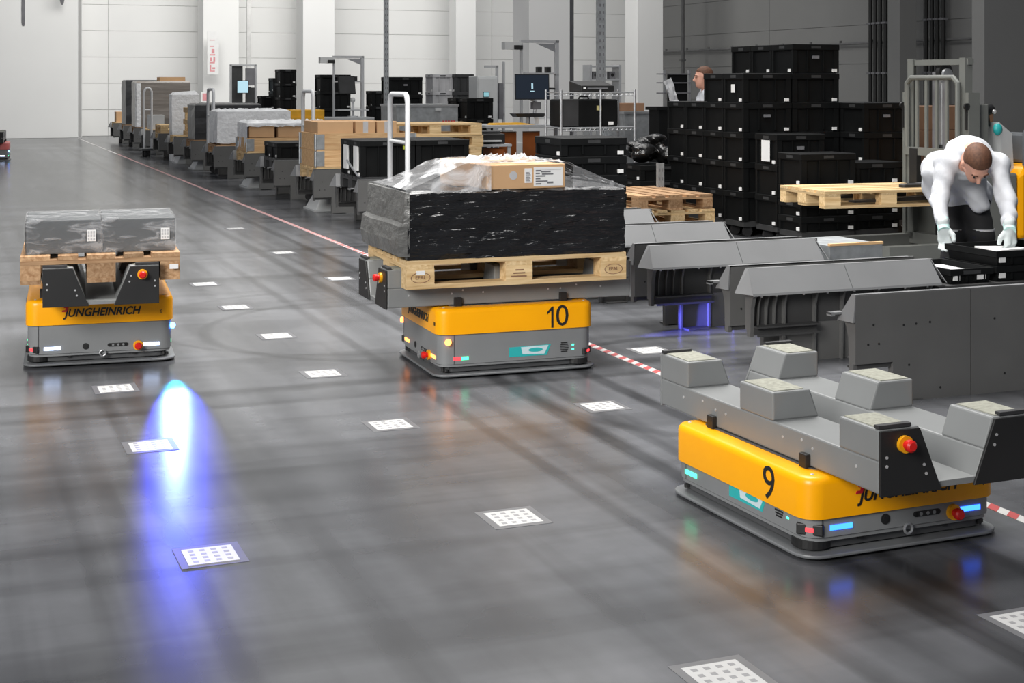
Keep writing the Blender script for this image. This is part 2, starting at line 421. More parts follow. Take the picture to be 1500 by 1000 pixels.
# ------------------------------------------------------------------ the hall
def floor_material():
    m, nt, b = _nt('polished_concrete'); L = nt.links.new
    N = lambda t: nt.nodes.new(t)
    tc = N('ShaderNodeTexCoord')
    rot = N('ShaderNodeMapping'); rot.inputs['Rotation'].default_value = (0, 0, -TH)      # local x across the aisle, y along it
    L(tc.outputs['Object'], rot.inputs['Vector'])
    def noise(scale, det, st=(1, 1, 1), dist=0.0, src=None):
        mp = N('ShaderNodeMapping'); mp.inputs['Scale'].default_value = st
        L((src or rot).outputs[0], mp.inputs['Vector'])
        n = N('ShaderNodeTexNoise'); n.inputs['Scale'].default_value = scale; n.inputs['Detail'].default_value = det; n.inputs['Distortion'].default_value = dist
        L(mp.outputs[0], n.inputs['Vector']); return n.outputs[0]
    def rng(x, a, c, lo, hi):
        r = N('ShaderNodeMapRange'); r.inputs[1].default_value = a; r.inputs[2].default_value = c; r.inputs[3].default_value = lo; r.inputs[4].default_value = hi
        L(x, r.inputs[0]); return r.outputs[0]
    def mul(x, y):
        k = N('ShaderNodeMath'); k.operation = 'MULTIPLY'; L(x, k.inputs[0])
        if isinstance(y, float): k.inputs[1].default_value = y
        else: L(y, k.inputs[1])
        return k.outputs[0]
    big = rng(noise(0.9, 6), 0.3, 0.7, 0.78, 1.15)
    fine = rng(noise(7, 8), 0.3, 0.7, 0.90, 1.08)
    long_ = rng(noise(1.0, 3, (1.6, 0.12, 1)), 0.36, 0.54, 0.52, 1.0)         # rubbed lanes along the aisle
    cross = rng(noise(1.0, 3, (0.12, 1.5, 1)), 0.36, 0.53, 0.56, 1.0)    # and across it, where vehicles turn in
    fac = mul(mul(big, fine), mul(long_, cross))
    fac = mul(fac, mul(rng(noise(5.0, 3, (1.3, 0.06, 1)), 0.34, 0.5, 0.80, 1.03), rng(noise(4.0, 3, (0.07, 1.3, 1)), 0.34, 0.5, 0.80, 1.03)))
    # tyre tracks: narrow dark bands, straight along the aisle and in turning circles
    def band(coord, c0, w, depth):
        a = N('ShaderNodeMath'); a.operation = 'SUBTRACT'; L(coord, a.inputs[0]); a.inputs[1].default_value = c0
        ab = N('ShaderNodeMath'); ab.operation = 'ABSOLUTE'; L(a.outputs[0], ab.inputs[0])
        wob = rng(noise(3.0, 4, (1, 0.4, 1)), 0.3, 0.7, 0.5, 1.0)
        inv = rng(ab.outputs[0], w * 0.35, w, 1.0, 0.0)
        k = mul(mul(inv, wob), min(0.8, depth * 1.7))
        s = N('ShaderNodeMath'); s.operation = 'SUBTRACT'; s.inputs[0].default_value = 1.0; L(k, s.inputs[1])
        return s.outputs[0]
    sep = N('ShaderNodeSeparateXYZ'); L(rot.outputs[0], sep.inputs[0])
    for (c0, w, dp) in ((2.62, 0.07, 0.45), (2.78, 0.05, 0.35), (3.10, 0.06, 0.42), (2.2, 0.05, 0.28), (0.55, 0.06, 0.20), (0.72, 0.05, 0.18), (1.12, 0.05, 0.12)):
        fac = mul(fac, band(sep.outputs[0], c0, w, dp))
    for (c0, w, dp) in ((7.05, 0.10, 0.30), (6.75, 0.06, 0.28), (11.2, 0.12, 0.3), (12.9, 0.1, 0.25), (16.0, 0.2, 0.3)):
        fac = mul(fac, band(sep.outputs[1], c0, w, dp))
    for (uc, vc, R, w, dp) in ((8.6, 2.55, 1.1, 0.05, 0.28), (9.0, 2.4, 1.25, 0.04, 0.22), (6.3, 4.0, 1.35, 0.06, 0.30), (11.0, 2.4, 1.5, 0.05, 0.25)):
        d = N('ShaderNodeVectorMath'); d.operation = 'DISTANCE'; L(rot.outputs[0], d.inputs[0]); d.inputs[1].default_value = (vc, uc, 0)
        fac = mul(fac, band(d.outputs['Value'], R, w, dp))
    sc = N('ShaderNodeVectorMath'); sc.operation = 'SCALE'; sc.inputs[0].default_value = (0.116, 0.119, 0.128)
    L(fac, sc.inputs[3]); L(sc.outputs[0], b.inputs['Base Color'])
    b.inputs['Roughness'].default_value = 0.23
    b.inputs['Specular IOR Level'].default_value = 0.36
    return m
V0, V1, U0, UB, UL = -17.0, 22.0, -6.0, 42.8, 41.6
fl = MB()
fl.add([W(U0, V0 - 3), W(U0, V1 + 2), W(UB + 1, V1 + 2), W(UB + 1, V0 - 3)], [(0, 1, 2, 3)])
floor = struct('floor', fl, floor_material())

def panel_wall(name, a, b_, z1, rows, cols, m, mj, thick=0.12, z0=0.0):
    """a wall of stacked horizontal sandwich panels, each one a piece of its own, with recessed joints"""
    a, b_ = Vector((a.x, a.y, 0)), Vector((b_.x, b_.y, 0)); d = b_ - a; Lw = d.length
    w = obj(name, MB().box(0, Lw, 0.02, thick, 0, z1), mj, loc=a, rotz=math.atan2(d.y, d.x)); w['kind'] = 'structure'
    h = (z1 - z0) / rows; wd_ = Lw / cols
    me = MB().box(0.008, wd_ - 0.008, 0, 0.03, 0.006, h - 0.006).mesh('wall_panel', m)
    for r in range(rows):
        for c_ in range(cols):
            o = bpy.data.objects.new('wall_panel', me); COL.objects.link(o); o.parent = w; o.location = (c_ * wd_, 0, z0 + r * h)
    return w
back = panel_wall('wall_back', W(UB, V0 - 2), W(UB, V1), 9.0, 12, 7, M['wall'], M['joint'])
vL = -0.0
# the nearer wall block at the far left ends at the corner seen at x = 120
cx = (120 - 750) / F
vc = ((ST + CT * cx) * UL) / (CT - ST * cx)
lb = panel_wall('wall_left', W(UL, V0 - 2), W(UL, vc), 9.0, 1, 8, M['wall'], M['joint'])
sidep = MB().box(0, 1.4, 0, 0.1, 0, 9.0)
o = struct('wall_left_return', sidep, M['column'], loc=W(UL, vc), rotz=TH + PI / 2)
right = panel_wall('wall_right', W(UB, V1), W(U0, V1), 9.0, 9, 7, M['wall_grey'], M['joint_grey'])

def box_column(n, px, Z, s, m, h=9.0):
    """square hall column whose near left edge is seen at pixel px"""
    p = Pt(px, HOR, Z); b_ = MB().box(0, s, 0, s, 0, h)
    b_.box(-0.02, s + 0.02, -0.02, s + 0.02, 0, 0.25)
    return struct('pillar_%d' % n, b_, m, loc=(p.x, p.y, 0), rotz=TH)
cols = []
for i, (px, Z, s) in enumerate(((444, 41.5, 0.92), (668, 43, 0.62), (775, 30, 0.92), (934, 41, 0.80))):
    cols.append(box_column(i + 1, px, Z, s, M['column']))
box_column(5, 298, 41, 1.0, M['wall'])
# grey column by the right wall
p5 = Pt(1442, HOR, 27)
struct('pillar_6', MB().box(0, 2.4, 0, .35, 0, 9), M['wall_grey'], loc=(p5.x, p5.y, 0), rotz=TH)
pz = Pt(1318, HOR, 33)
struct('pillar_7', MB().box(0, 0.45, 0, 0.45, 0, 9), M['wall_grey'], loc=(pz.x, pz.y, 0), rotz=TH)

# floor tape, dashes red over white along the front of the stations
tl = MB().box(3.435, 3.485, 1.0, 41.0, 0.0, 0.0015)
tape = tag(obj('floor_tape', tl, M['tapeline_w'], rotz=TH), 'white and red hazard tape line running along the floor in front of the stations', 'floor tape')
st = MB()
for k in range(300):
    y = 1.6 + k * 0.1
    st.add([(3.435, y, 0.0022), (3.485, y + 0.04, 0.0022), (3.485, y + 0.09, 0.0022), (3.435, y + 0.05, 0.0022)], [(0, 1, 2, 3)])
obj('red_stripe', st, M['tapeline_r'], parent=tape, kind='stuff')
# labels for the vehicles' floor cameras
NEARS = [(1060, 990), (752, 758), (572, 622), (473, 547), (405, 492), (345, 450), (300, 416), (308, 813), (220, 653), (169, 569), (882, 595), (952, 513), (498, 408), (415, 370), (345, 335), (1512, 912)]
WHERE = ['white coded floor label at the bottom edge of the picture, before vehicle number nine',
         'white coded floor label alone in mid floor, left of vehicle number nine',
         'white coded floor label on the open floor below vehicle number ten',
         'white coded floor label left of the front bumper of vehicle number ten',
         'white coded floor label halfway between the left vehicle and vehicle number ten',
         'white coded floor label on the floor right of the pallet with two grey cartons',
         'farthest white floor label right behind the pallet with two grey cartons',
         'white coded label on a dark mat in the empty floor at lower left',
         'white coded label on a dark mat lying in the blue light beam',
         'white coded floor label just in front of the left vehicle',
         'white coded floor label between vehicle ten and the striped tape',
         'white coded floor label beyond the striped tape near the blue-lit rail',
         'white floor label by the pale red line left of the black wrapped load',
         'white floor label on the red tape side of the aisle, second behind the black load',
         'white floor label farthest along the aisle before the rail row',
         'white coded floor label at the right edge, under the front of vehicle number nine']
mk = MB().box(-0.105, 0.105, -0.105, 0.105, 0, 0.0012).mesh('floor_label', M['mat_dark'])
lb_ = MB().box(-0.08, 0.08, -0.08, 0.08, 0.0012, 0.002).mesh('label_plate', M['code'])
pr = MB()
for i in range(4):
    for j in range(4):
        pr.box(-0.062 + i * 0.036, -0.062 + i * 0.036 + 0.017, -0.062 + j * 0.036, -0.062 + j * 0.036 + 0.017, 0.002, 0.0024)
prm = pr.mesh('printed_squares', M['squares'])
mkg = MB().box(-0.105, 0.105, -0.105, 0.105, 0, 0.0012).mesh('floor_label', M['mat_grey'])
for (px, py), lab in zip(NEARS, WHERE):
    g = Gd(px, py)
    r = thing('floor_label', lab, 'floor label', g, TH, 'coded floor labels')
    obj('mat', mk if px < 310 and py > 500 else mkg, None, r); a = obj('label_plate', lb_, None, r); obj('printed_square', prm, None, a)

# ------------------------------------------------------------------ autonomous carriers
SCREW = None
def estop(name, parent, p, d, r=0.026):
    d = Vector(d).normalized(); p = Vector(p)
    b_ = obj(name, MB().cyl(p, d, r, 0.012, 20), M['ybase'], parent, smooth=True)
    k = MB().tube([p + d * 0.008, p + d * 0.022, p + d * 0.024, p + d * 0.038, p + d * 0.044], [r * .5, r * .5, r * .72, r * .72, r * .5], 16)
    obj('stop_button', k, M['red'], b_, smooth=True)
    return b_
def make_fixture(parent, stop_right, z):
    """pallet cradle: two pressed beams with three pods each, a floor channel between them, black end plates"""
    LX, LY = 0.58, 1.34
    H, SAD = 0.195, 0.10
    pods = [(-0.67, -0.47), (-0.10, 0.11), (0.47, 0.67)]
    wt, wb = 0.150, 0.222
    for s in (-1, 1):
        xo = s * LX / 2
        b_ = MB()
        ws = wb + (wt - wb) * SAD / H
        def trap(y0, y1, za, zb, wa, wbb):
            P = [(xo, za), (xo - s * wa, za), (xo - s * wbb, zb), (xo, zb)]
            b_.prism(P, 'y', y0, y1)
        trap(-0.67, 0.67, 0, SAD, wb, ws)
        for y0, y1 in pods: trap(y0, y1, SAD - 0.001, H, ws, wt)
        beam = obj('cradle_beam', b_.xf(Matrix.Translation((0, 0, z))), M['fixture'], parent, bevel=0.006)
        # overlapping seam plates on the outer face
        for y0, y1 in ((-0.62, -0.36), (-0.22, 0.24)):
            pass
        for y0, y1 in pods:
            obj('grip_pad', MB().box(min(xo - s * 0.012, xo - s * (wt - 0.02)), max(xo - s * 0.012, xo - s * (wt - 0.02)), y0 + 0.012, y1 - 0.012, z + H, z + H + 0.003), M['patch'], beam)
        for ye in (-1, 1):
            y = ye * 0.67
            P = [(xo, z - 0.006), (xo - s * (wb + 0.006), z - 0.006), (xo - s * (wt - 0.004), z + H - 0.004), (xo, z + H - 0.004)]
            pl = obj('end_plate', MB().prism(P, 'y', min(y, y + ye * 0.01), max(y, y + ye * 0.01)), M['black' if ye < 0 else 'fixture'], parent, bevel=0.002)
            sc_ = MB()
            for (fx, fz) in ((0.022, 0.085), (0.022, 0.112), (0.168, 0.05), (0.160, 0.078)) if (s * ye > 0) else ((0.022, 0.085), (0.022, 0.112), (0.150, 0.112), (0.142, 0.142)):
                sc_.cyl((xo - s * fx, y + ye * 0.01, z + fz), (0, ye, 0), 0.005, 0.002, 8)
            obj('screw', sc_, M['screw'], pl)
            if s == stop_right and ye < 0:          # one stop button on the front end
                estop('stop_base', pl, (xo - s * 0.085, y + ye * 0.01, z + 0.148), (0, ye, 0))
            # dark rubber strip over the end of the pod
            obj('edge_strip', MB().box(min(xo, xo - s * 0.12), max(xo, xo - s * 0.12), min(y, y - ye * 0.022), max(y, y - ye * 0.022), z + H + 0.001, z + H + 0.012), M['dark_rubber'], pl)
        sc2 = MB()
        for y in (-0.56, -0.33, -0.27, -0.16, 0.2, 0.27, 0.36, 0.5):
            sc2.cyl((xo, y, z + (0.06 if y % 0.2 < 0.1 else 0.075)), (s, 0, 0), 0.005, 0.0015, 8)
        obj('screw', sc2, M['screw'], beam)
        # black clamp blocks between beam and cover
        for y in (-0.30, 0.28):
            obj('clamp_block', MB().box(min(xo, xo + s * 0.02), max(xo, xo + s * 0.02), y - 0.020, y + 0.020, z - 0.008, z + 0.040), M['black'], parent, bevel=0.003)
    ch = MB().box(-LX / 2 + wb - 0.02, LX / 2 - wb + 0.02, -0.67, 0.67, z, z + 0.018)
    obj('floor_channel', ch, M['fixture'], parent)
    obj('mounting_plate', MB().box(-0.25, 0.25, -0.33, 0.33, z - 0.006, z + 0.002), M['plinth'], parent)
def make_agv(num, label, loc, rotz, zc, end_led, side_led, stop_right, lettering, lamps, cov='yellow'):
    """zc: height of the lower edge of the lifting yellow cover"""
    r = thing('transport_robot', label, 'transport robot', loc, rotz, 'driverless pallet carriers')
    Wd, Ln = 0.76, 0.86
    obj('chassis', MB().loops([rrect(Wd - .14, Ln - .14, .05, z) for z in (0.0, 0.05)]).loops([rrect(Wd - .07, Ln - .07, .05, z) for z in (0.028, 0.075)]), M['plinth'], r)
    skirt = MB().loops([rrect(Wd + .02, Ln + .02, .075, .010), rrect(Wd + .026, Ln + .026, .08, .013), rrect(Wd + .026, Ln + .026, .08, .018), rrect(Wd + .02, Ln + .02, .075, .021), rrect(Wd - .03, Ln - .03, .06, .022)])
    obj('skirt_plate', skirt, M['skirt'], r, smooth=True)
    body = MB().loops([rrect(Wd - .03, Ln - .03, .06, z) for z in (.056, .066)] + [rrect(Wd - .02, Ln - .02, .06, z) for z in (.07, max(zc + 0.02, 0.15))])
    obj('body', body, M['agv_grey'], r, smooth=True)
    h = 0.132
    cv = MB().loops([rrect(Wd, Ln, .065, zc), rrect(Wd, Ln, .065, zc + h - .026), rrect(Wd - .006, Ln - .006, .062, zc + h - .012), rrect(Wd - .022, Ln - .022, .055, zc + h - .003), rrect(Wd - .045, Ln - .045, .045, zc + h), rrect(Wd - .15, Ln - .15, .03, zc + h)], cap0=True, cap1=True)
    cover = obj('cover', cv, M[cov], r, smooth=True)
    obj('top_panel', MB().loops([rrect(Wd - .16, Ln - .17, .03, zc + h - .002), rrect(Wd - .16, Ln - .17, .03, zc + h + .003)]), M['plinth'], r)
    cs = MB()
    for sx in (-1, 1):
        for sy in (-1, 1): cs.sphere((sx * (Wd / 2 - .05), sy * (Ln / 2 - .045), zc + h), .007, .007, .004, 8, 5)
    obj('screw', cs, M['screw'], cover)
    make_fixture(r, stop_right, zc + h + 0.005)
    zled = 0.098
    for e in (-1, 1):                           # the two ends, then the two sides; each turned half way round
        R_ = Matrix.Rotation(0 if e < 0 else PI, 4, 'Z')
        y0 = -(Ln - .02) / 2
        em = end_led
        def put(name, mb, m_, parent=r, **k): return obj(name, mb.xf(R_), m_, parent, **k)
        for x in (-0.245, 0.265):
            put('led_strip', MB().box(x - .042, x + .042, y0 - .003, y0 + .002, zled - .008, zled + .008), M[em])
        put('round_socket', MB().cyl((-0.075, y0, zled + .004), (0, -1, 0), .017, .003, 16).cyl((-0.075, y0 - .003, zled + .004), (0, -1, 0), .010, .002, 12), M['black'])
        put('connector', MB().box(0.045, 0.135, y0 - .003, y0 + .001, zled - .004, zled + .014).cyl((.045, y0 + .001, zled + .005), (0, -1, 0), .009, .004, 12).cyl((.135, y0 + .001, zled + .005), (0, -1, 0), .009, .004, 12), M['black'])
        put('connector_pin', MB().cyl((.065, y0 - .003, zled + .005), (0, -1, 0), .006, .002, 10).cyl((.092, y0 - .003, zled + .005), (0, -1, 0), .006, .002, 10).cyl((.118, y0 - .003, zled + .005), (0, -1, 0), .006, .002, 10), M['agv_grey'])
        put('tow_eye', MB().tube([(0.012 + .016 * math.cos(t), y0 - .006, .062 + .016 * math.sin(t)) for t in [2 * PI * k / 10 for k in range(11)]], .0045, 6), M['steel'])
        eb = estop('stop_base', r, R_ @ Vector((0.195, y0, zled - .004)), R_.to_3x3() @ Vector((0, -1, 0)))
        put('seam', MB().box(-.377 + .06, -.377 + .064, y0 - .0012, y0 + .001, .07, zc), M['plinth'])
        # corner scanner window and lamps on the left rounded corner
        cxn, cyn = -(Wd / 2 - .01) + .029, y0 + .029
        d = Vector((-1, -1, 0)).normalized()
        sb = MB().cbox(0, 0, 0, .085, .03, .036).xf(Matrix.Translation((cxn, cyn, .094)) @ Matrix.Rotation(-PI / 4, 4, 'Z'))
        s_ = put('corner_scanner', sb, M['black'], bevel=.004)
        put('scanner_light', MB().cbox(0, 0, 0, .026, .004, .012).xf(Matrix.Translation((cxn - .0115, cyn - .0115, .094)) @ Matrix.Rotation(-PI / 4, 4, 'Z')), M['led_red'], s_)
        put('corner_lamp', MB().cyl((cxn + .004, cyn + .004, .138), d, .009, .012, 12), M['lamp_cyan'], s_)
        put('scanner_disc', MB().cyl((-(Wd / 2 - .07), y0 + .07, .03), (0, 0, 1), .062, .028, 24), M['black'])
        # bumper struts
        put('strut', MB().cyl((Wd / 2 - .05, y0 + .03, .03), (0, 0, 1), .008, .03, 8).cyl((Wd / 2 - .035, y0 + .045, .03), (0, 0, 1), .012, .012, 10), M['black'])
        for xn in (-.17, .165): put('notch', MB().box(xn, xn + .02, y0 + .012, y0 + .02, .046, .058), M['black'])
        if lettering:
            tx = text('lettering', 'JUNGHEINRICH', 0.058, M['ink'], cover, R_ @ Vector((0.01, -Ln / 2 - .0008, zc + .060)), (PI / 2, 0, 0 if e < 0 else PI), shear=0.25, offset=0.0016, width=0.40)
            put('logo_mark', MB().prism([(-.197, zc + .068), (-.172, zc + .068), (-.160, zc + .097), (-.185, zc + .097), (-.187, zc + .089), (-.176, zc + .089), (-.180, zc + .077), (-.193, zc + .077)], 'y', -Ln / 2 - .0022, -Ln / 2), M['redink'], cover)
        # long sides
        x0 = -(Wd - .02) / 2
        put('side_led', MB().box(x0 - .003, x0 + .002, .265, .345, zled - .008, zled + .008) if not side_led[1] else MB().box(x0 - .003, x0 + .002, .265, .305, zled - .008, zled + .008), M[side_led[0]])
        if side_led[1]: put('side_led', MB().box(x0 - .003, x0 + .002, .305, .345, zled - .008, zled + .008), M[side_led[1]])
        stk = put('sticker', MB().prism([(.045, .088), (.045, .138), (-.185, .142), (-.162, .088)], 'x', x0 - .0015, x0 + .001), M['teal'])
        put('sticker_panel', MB().prism([(-.020, .136), (-.028, .100), (-.148, .095), (-.172, .139)], 'x', x0 - .0025, x0), M['tealw'], stk)
        put('sticker_print', MB().prism([(-.10 + .04 * math.cos(a), .119 + .011 * math.sin(a)) for a in [2 * PI * q / 14 for q in range(14)]], 'x', x0 - .0032, x0), M['teal'], stk)
        gr = MB()
        for q in range(6):
            gr.box(x0 - .002, x0 + .001, -.285 + abs(q - 2.5) * .003, -.235 - abs(q - 2.5) * .003, .098 + q * .009, .103 + q * .009)
        put('vent_slot', gr, M['black'])
        put('status_light', MB().box(x0 - .002, x0 + .001, -.315, -.303, .128, .136).box(x0 - .002, x0 + .001, -.315, -.303, .106, .112), M['led_green'])
        put('seam', MB().box(x0 - .0012, x0 + .001, .34, .343, .07, zc), M['plinth'])
        if e > 0 or True:
            side = -1 if e < 0 else 1
            rt = (PI / 2, 0, -PI / 2 if e < 0 else PI / 2)
            if num == '10':
                one = MB().prism([(.018, -.055), (.018, .055), (.010, .055), (-.018, .026), (-.018, .014), (.006, .034), (.006, -.055)], 'z', -.0008, .0008)
                obj('number', one, M['ink'], cover, loc=R_ @ Vector((-Wd / 2 - .0008, -.178, zc + .062))).rotation_euler = rt
                text('number', '0', 0.158, M['ink'], cover, R_ @ Vector((-Wd / 2 - .0008, -.245, zc + .062)), rt)
            else: text('number', num, 0.158, M['ink'], cover, R_ @ Vector((-Wd / 2 - .0008, -.215, zc + .062)), rt)
            text('number', num if lettering else num, 0.028, M['ink'], cover, R_ @ Vector((0.315, -Ln / 2 - .0008, zc + .05)), (PI / 2, 0, 0 if e < 0 else PI))
    for lm in lamps:
        p, d, m_ = lm
        obj('spot_lamp', MB().cyl(Vector(p) - Vector(d) * .006, d, .016, .014, 16), M[m_], r, smooth=True)
    return r
C9 = W(4.315, 2.883)
agv9 = make_agv('9', 'empty yellow and grey robot numbered 9 with grey pallet cradle', C9, TH + math.radians(1.5), 0.130, 'led_blue', ('led_green', None), -1, True, [])
C10 = W(7.33, 2.78)
agv10 = make_agv('10', 'yellow and grey robot numbered 10 carrying a black wrapped load', C10, TH - PI / 2 - math.radians(2), 0.222, 'led_orange', ('led_green', 'led_red'), 1, True, [((-.36, -.415, .19), (-0.6, -0.8, 0), 'led_orange'), ((.377, -.375, .185), (.8, -.6, 0), 'led_orange')])
C8 = W(8.42, 0.82)
agv8 = make_agv('6', 'yellow and grey robot shining a blue spot, carrying two grey cartons', C8, TH - math.radians(4.5), 0.222, 'led_white', ('led_green', None), 1, True, [((.377, -.375, .185), (.6, -.8, 0), 'lamp_blue')])
CX = W(27.2, -4.18)
agvx = make_agv('', 'distant robot with a red cover and blue lights at the left picture edge', Gd(-27, 236) + Vector((0, 0.4, 0)), TH - math.radians(4.5), 0.222, 'led_white', ('led_green', None), -1, False, [((.377, -.375, .185), (.6, -.8, 0), 'lamp_blue')], 'red_cover')

def spot(name, loc, target, power, col, ang, blend=0.6, soft=0.02):
    l = bpy.data.lights.new(name, 'SPOT'); l.energy = power; l.color = col; l.spot_size = ang; l.spot_blend = blend; l.shadow_soft_size = soft
    o = bpy.data.objects.new(name, l); COL.objects.link(o); o.location = loc
    o.rotation_euler = (Vector(target) - Vector(loc)).to_track_quat('-Z', 'Y').to_euler()
    return o
m8 = Matrix.Translation(C8) @ Matrix.Rotation(TH - math.radians(4.5), 4, 'Z')
lamp8 = m8 @ Vector((.392, -.42, .185))
spot('blue_spot', lamp8, Gd(257, 580) , 20, (0.0, 0.55, 1.0), math.radians(14), 1.0)
spot('blue_spot_wide', lamp8, Gd(264, 606), 430, (0.055, 0.085, 1.0), math.radians(13), 0.45)
m10 = Matrix.Translation(C10) @ Matrix.Rotation(TH - PI / 2 - math.radians(2), 4, 'Z')
spot('blue_spot_rear', m10 @ Vector((-.345, .44, .13)), W(7.80, 4.75, 0.02), 650, (0.12, 0.12, 1.0), math.radians(17), 0.5)
spot('blue_spot_far', Gd(-2, 226) + Vector((0, 0, .19)), Gd(-2, 258), 60, (0.2, 0.25, 1.0), math.radians(18), 0.8)
# ------------------------------------------------------------------ pallets
def make_pallet(label, loc, rotz, new=True, group='wooden pallets'):
    """1.2 m (local x) by 0.8 m (local y) flat pallet, every board and block a piece of its own; origin at its base centre"""
    r = thing('wooden_pallet', label, 'pallet', loc, rotz, group)
    mx, my = (M['pallet'], M['pallet_y']) if new else (M['oldpallet'], M['oldpallet_y'])
    if new is None: mx = my = M['bin_grey']; r['label'] = label; r['group'] = 'dark plastic pallets'; r.name = 'plastic_pallet'
    key = 'd' if new is None else 'n' if new else 'o'
    if key not in PM:
        bx = lambda a, b_, c, m: MB().box(-a / 2, a / 2, -b_ / 2, b_ / 2, 0, c).mesh('board', m)
        PM[key] = dict(top=bx(1.2, .145, .022, mx), topn=bx(1.2, .1, .022, mx), cross=bx(.145, .8, .022, my), b1=bx(.145, .1, .078, mx), b2=bx(.145, .145, .078, mx), bot=bx(1.2, .1, .022, mx), botw=bx(1.2, .145, .022, mx))
    m = PM[key]
    def put(name, me, x, y, z):
        o = obj(name, me, None, r); o.location = (x + random.uniform(-.002, .002), y, z); return o
    for y in (-.3275, 0, .3275): put('deck_board', m['top'], 0, y, .122)
    for y in (-.165, .165): put('deck_board', m['topn'], 0, y, .122)
    for x in (-.5275, 0, .5275):
        put('stringer_board', m['cross'], x, 0, .100)
        for y in (-.35, 0, .35): put('block', m['b2'] if y == 0 else m['b1'], x, y, .022)
    for y in (-.35, .35): put('bottom_board', m['bot'], 0, y, 0)
    put('bottom_board', m['botw'], 0, 0, 0)
    return r
PM = {}

# ------------------------------------------------------------------ transfer stations: pairs of rails
RL, RH = 1.2, 0.515
def make_rail(label, loc, s, ledge, rotz=TH, group=None):
    """s = +1: guide flange on the far side (+y), s = -1: on the near side"""
    r = thing('transfer_rail', label, 'rail', loc, rotz, group)
    t = 0.016
    ya, yb = (0, t) if s > 0 else (-t, 0)
    P1 = [(0, .19), (.21, .19), (.21, 0), (.656, 0), (.656, RH), (0, RH)]
    obj('side_panel', MB().prism(P1, 'y', ya, yb), M['rail'], r)
    obj('side_panel', MB().box(.660, RL, ya, yb, 0, RH), M['rail'], r)
    f0, f1 = s * .03, s * .115
    def fl(x0, x1, xa, xb):
        th = .006
        q = [(x0, f0, RH), (x1, f0, RH), (xb, f1, .392), (xa, f1, .392)]
        q2 = [(x, y - s * .004, z - .006) for x, y, z in q]
        b_ = MB().loops([q2, q])
        # lip along the lower edge
        b_.loops([[(xa, f1, .392), (xb, f1, .392), (xb, f1 + s * .004, .380), (xa, f1 + s * .004, .380)], [(xa, f1 - s * .005, .390), (xb, f1 - s * .005, .390), (xb, f1 - s * .001, .380), (xa, f1 - s * .001, .380)]])
        return obj('guide_flange', b_, M['flange'], r)
    fl(0, .598, -.02, .598); fl(.602, 1.17, .602, 1.185)
    obj('top_edge', MB().box(0, RL - .03, min(0, f0), max(0, f0), RH - .006, RH + .001), M['flange'], r)
    e = .065 if s < 0 else .012
    obj('end_flare', MB().loops([[(0, 0, RH), (0, f0, RH), (-.022, f1, .385), (-e, 0, .385)], [(.006, 0, RH), (.006, f0, RH), (-.014, f1, .385), (-e + .008, 0, .385)]]), M['flange'], r)
    obj('end_flare', MB().loops([[(RL - .03, 0, RH), (RL - .03, f0, RH), (RL + .015, f1, .392), (RL + .07, 0, .40)], [(RL - .024, 0, RH), (RL - .024, f0, RH), (RL + .021, f1, .392), (RL + .076, 0, .40)]]), M['flange'], r)
    # post at the mouth, arched gussets, shelf, tall ribs, foot ribs
    def gus(x, z0, th=.007, d=.085):
        G = [(s * t, z0), (s * t, .46), (s * .05, .46), (s * d, .40), (s * d * .97, .385), (s * (d - .025), .36), (s * (d - .042), .31), (s * (d - .048), z0)]
        return MB().prism(G, 'x', x, x + th)
    obj('mouth_post', gus(0.0, .155, .022, .1), M['rail'], r)
    for x in (.055, .105, .155): obj('gusset', gus(x, .21), M['rail'], r)
    obj('shelf', MB().box(.02, .41, min(s * t, s * .095), max(s * t, s * .095), .205, .213).box(.02, .41, min(s * .088, s * .095), max(s * .088, s * .095), .16, .172).box(.02, .41, min(s * t, s * .06), max(s * t, s * .06), .165, .205), M['rail_dark'], r)
    for x in (.212, .405, .58, .80, 1.0, 1.15): obj('rib', gus(x, .0 if x > .2 else .2, .012), M['rail'], r)
    obj('inner_lining', MB().box(.04, RL - .02, min(s * t, s * (t + .004)), max(s * t, s * (t + .004)), .21, .44), M['rail_dark'], r)
    bl = MB()
    for x in (.04, .13, .3, .45, .62, .78, .95, 1.1): bl.cyl((x, s * .10, .383), (0, 0, -1), .006, .012, 6)
    obj('bolt', bl, M['screw'], r)
    sc_ = MB()
    for x, z in ((.10, .37), (.27, .36), (.34, .362), (.42, .365), (.80, .36), (.07, .28), (.13, .28), (.30, .17), (.48, .05), (.86, .09)):
        sc_.cyl((x, 0, z), (0, -s, 0), .006, .0012, 8)
    obj('screw', sc_, M['black'], r)
    if s > 0:
        obj('sensor_bracket', MB().box(-.075, .0, .085, .125, .415, .425).box(-.075, -.055, .085, .125, .408, .425), M['flange'], r)
    if ledge:
        obj('pallet_ledge', MB().box(.1, RL - .03, min(s * .09, s * .19), max(s * .09, s * .19), .355, .385), M['rail_dark'], r)
    # feet
    for xf in (.23, 1.0): obj('foot_plate', MB().box(xf, xf + .15, min(0, s * .11), max(0, s * .11), 0, .008), M['rail_dark'], r)
    return r
VR = 3.955
NB = [5.69 + 1.155 * k for k in range(5)]
FB = [14.35, 16.25, 18.35, 20.3, 22.75, 25.0, 26.95, 29.0, 30.9, 32.9, 34.9, 37.0]
near_kind = ['nearest the camera, beside vehicle nine', 'behind the nearest empty bay', 'third bay from the camera', 'fourth bay, beside the black load of vehicle ten', 'fifth bay, hidden behind the black load']
A0 = make_rail('flat dark grey rail panel of the nearest empty bay beside vehicle nine', W(NB[0], VR), 1, False, group='transfer rails of the empty bays')
B0 = make_rail('dark grey rail with sloped flange facing the nearest empty bay', W(NB[0] + 1.045, VR + .03), -1, False, group='transfer rails of the empty bays')
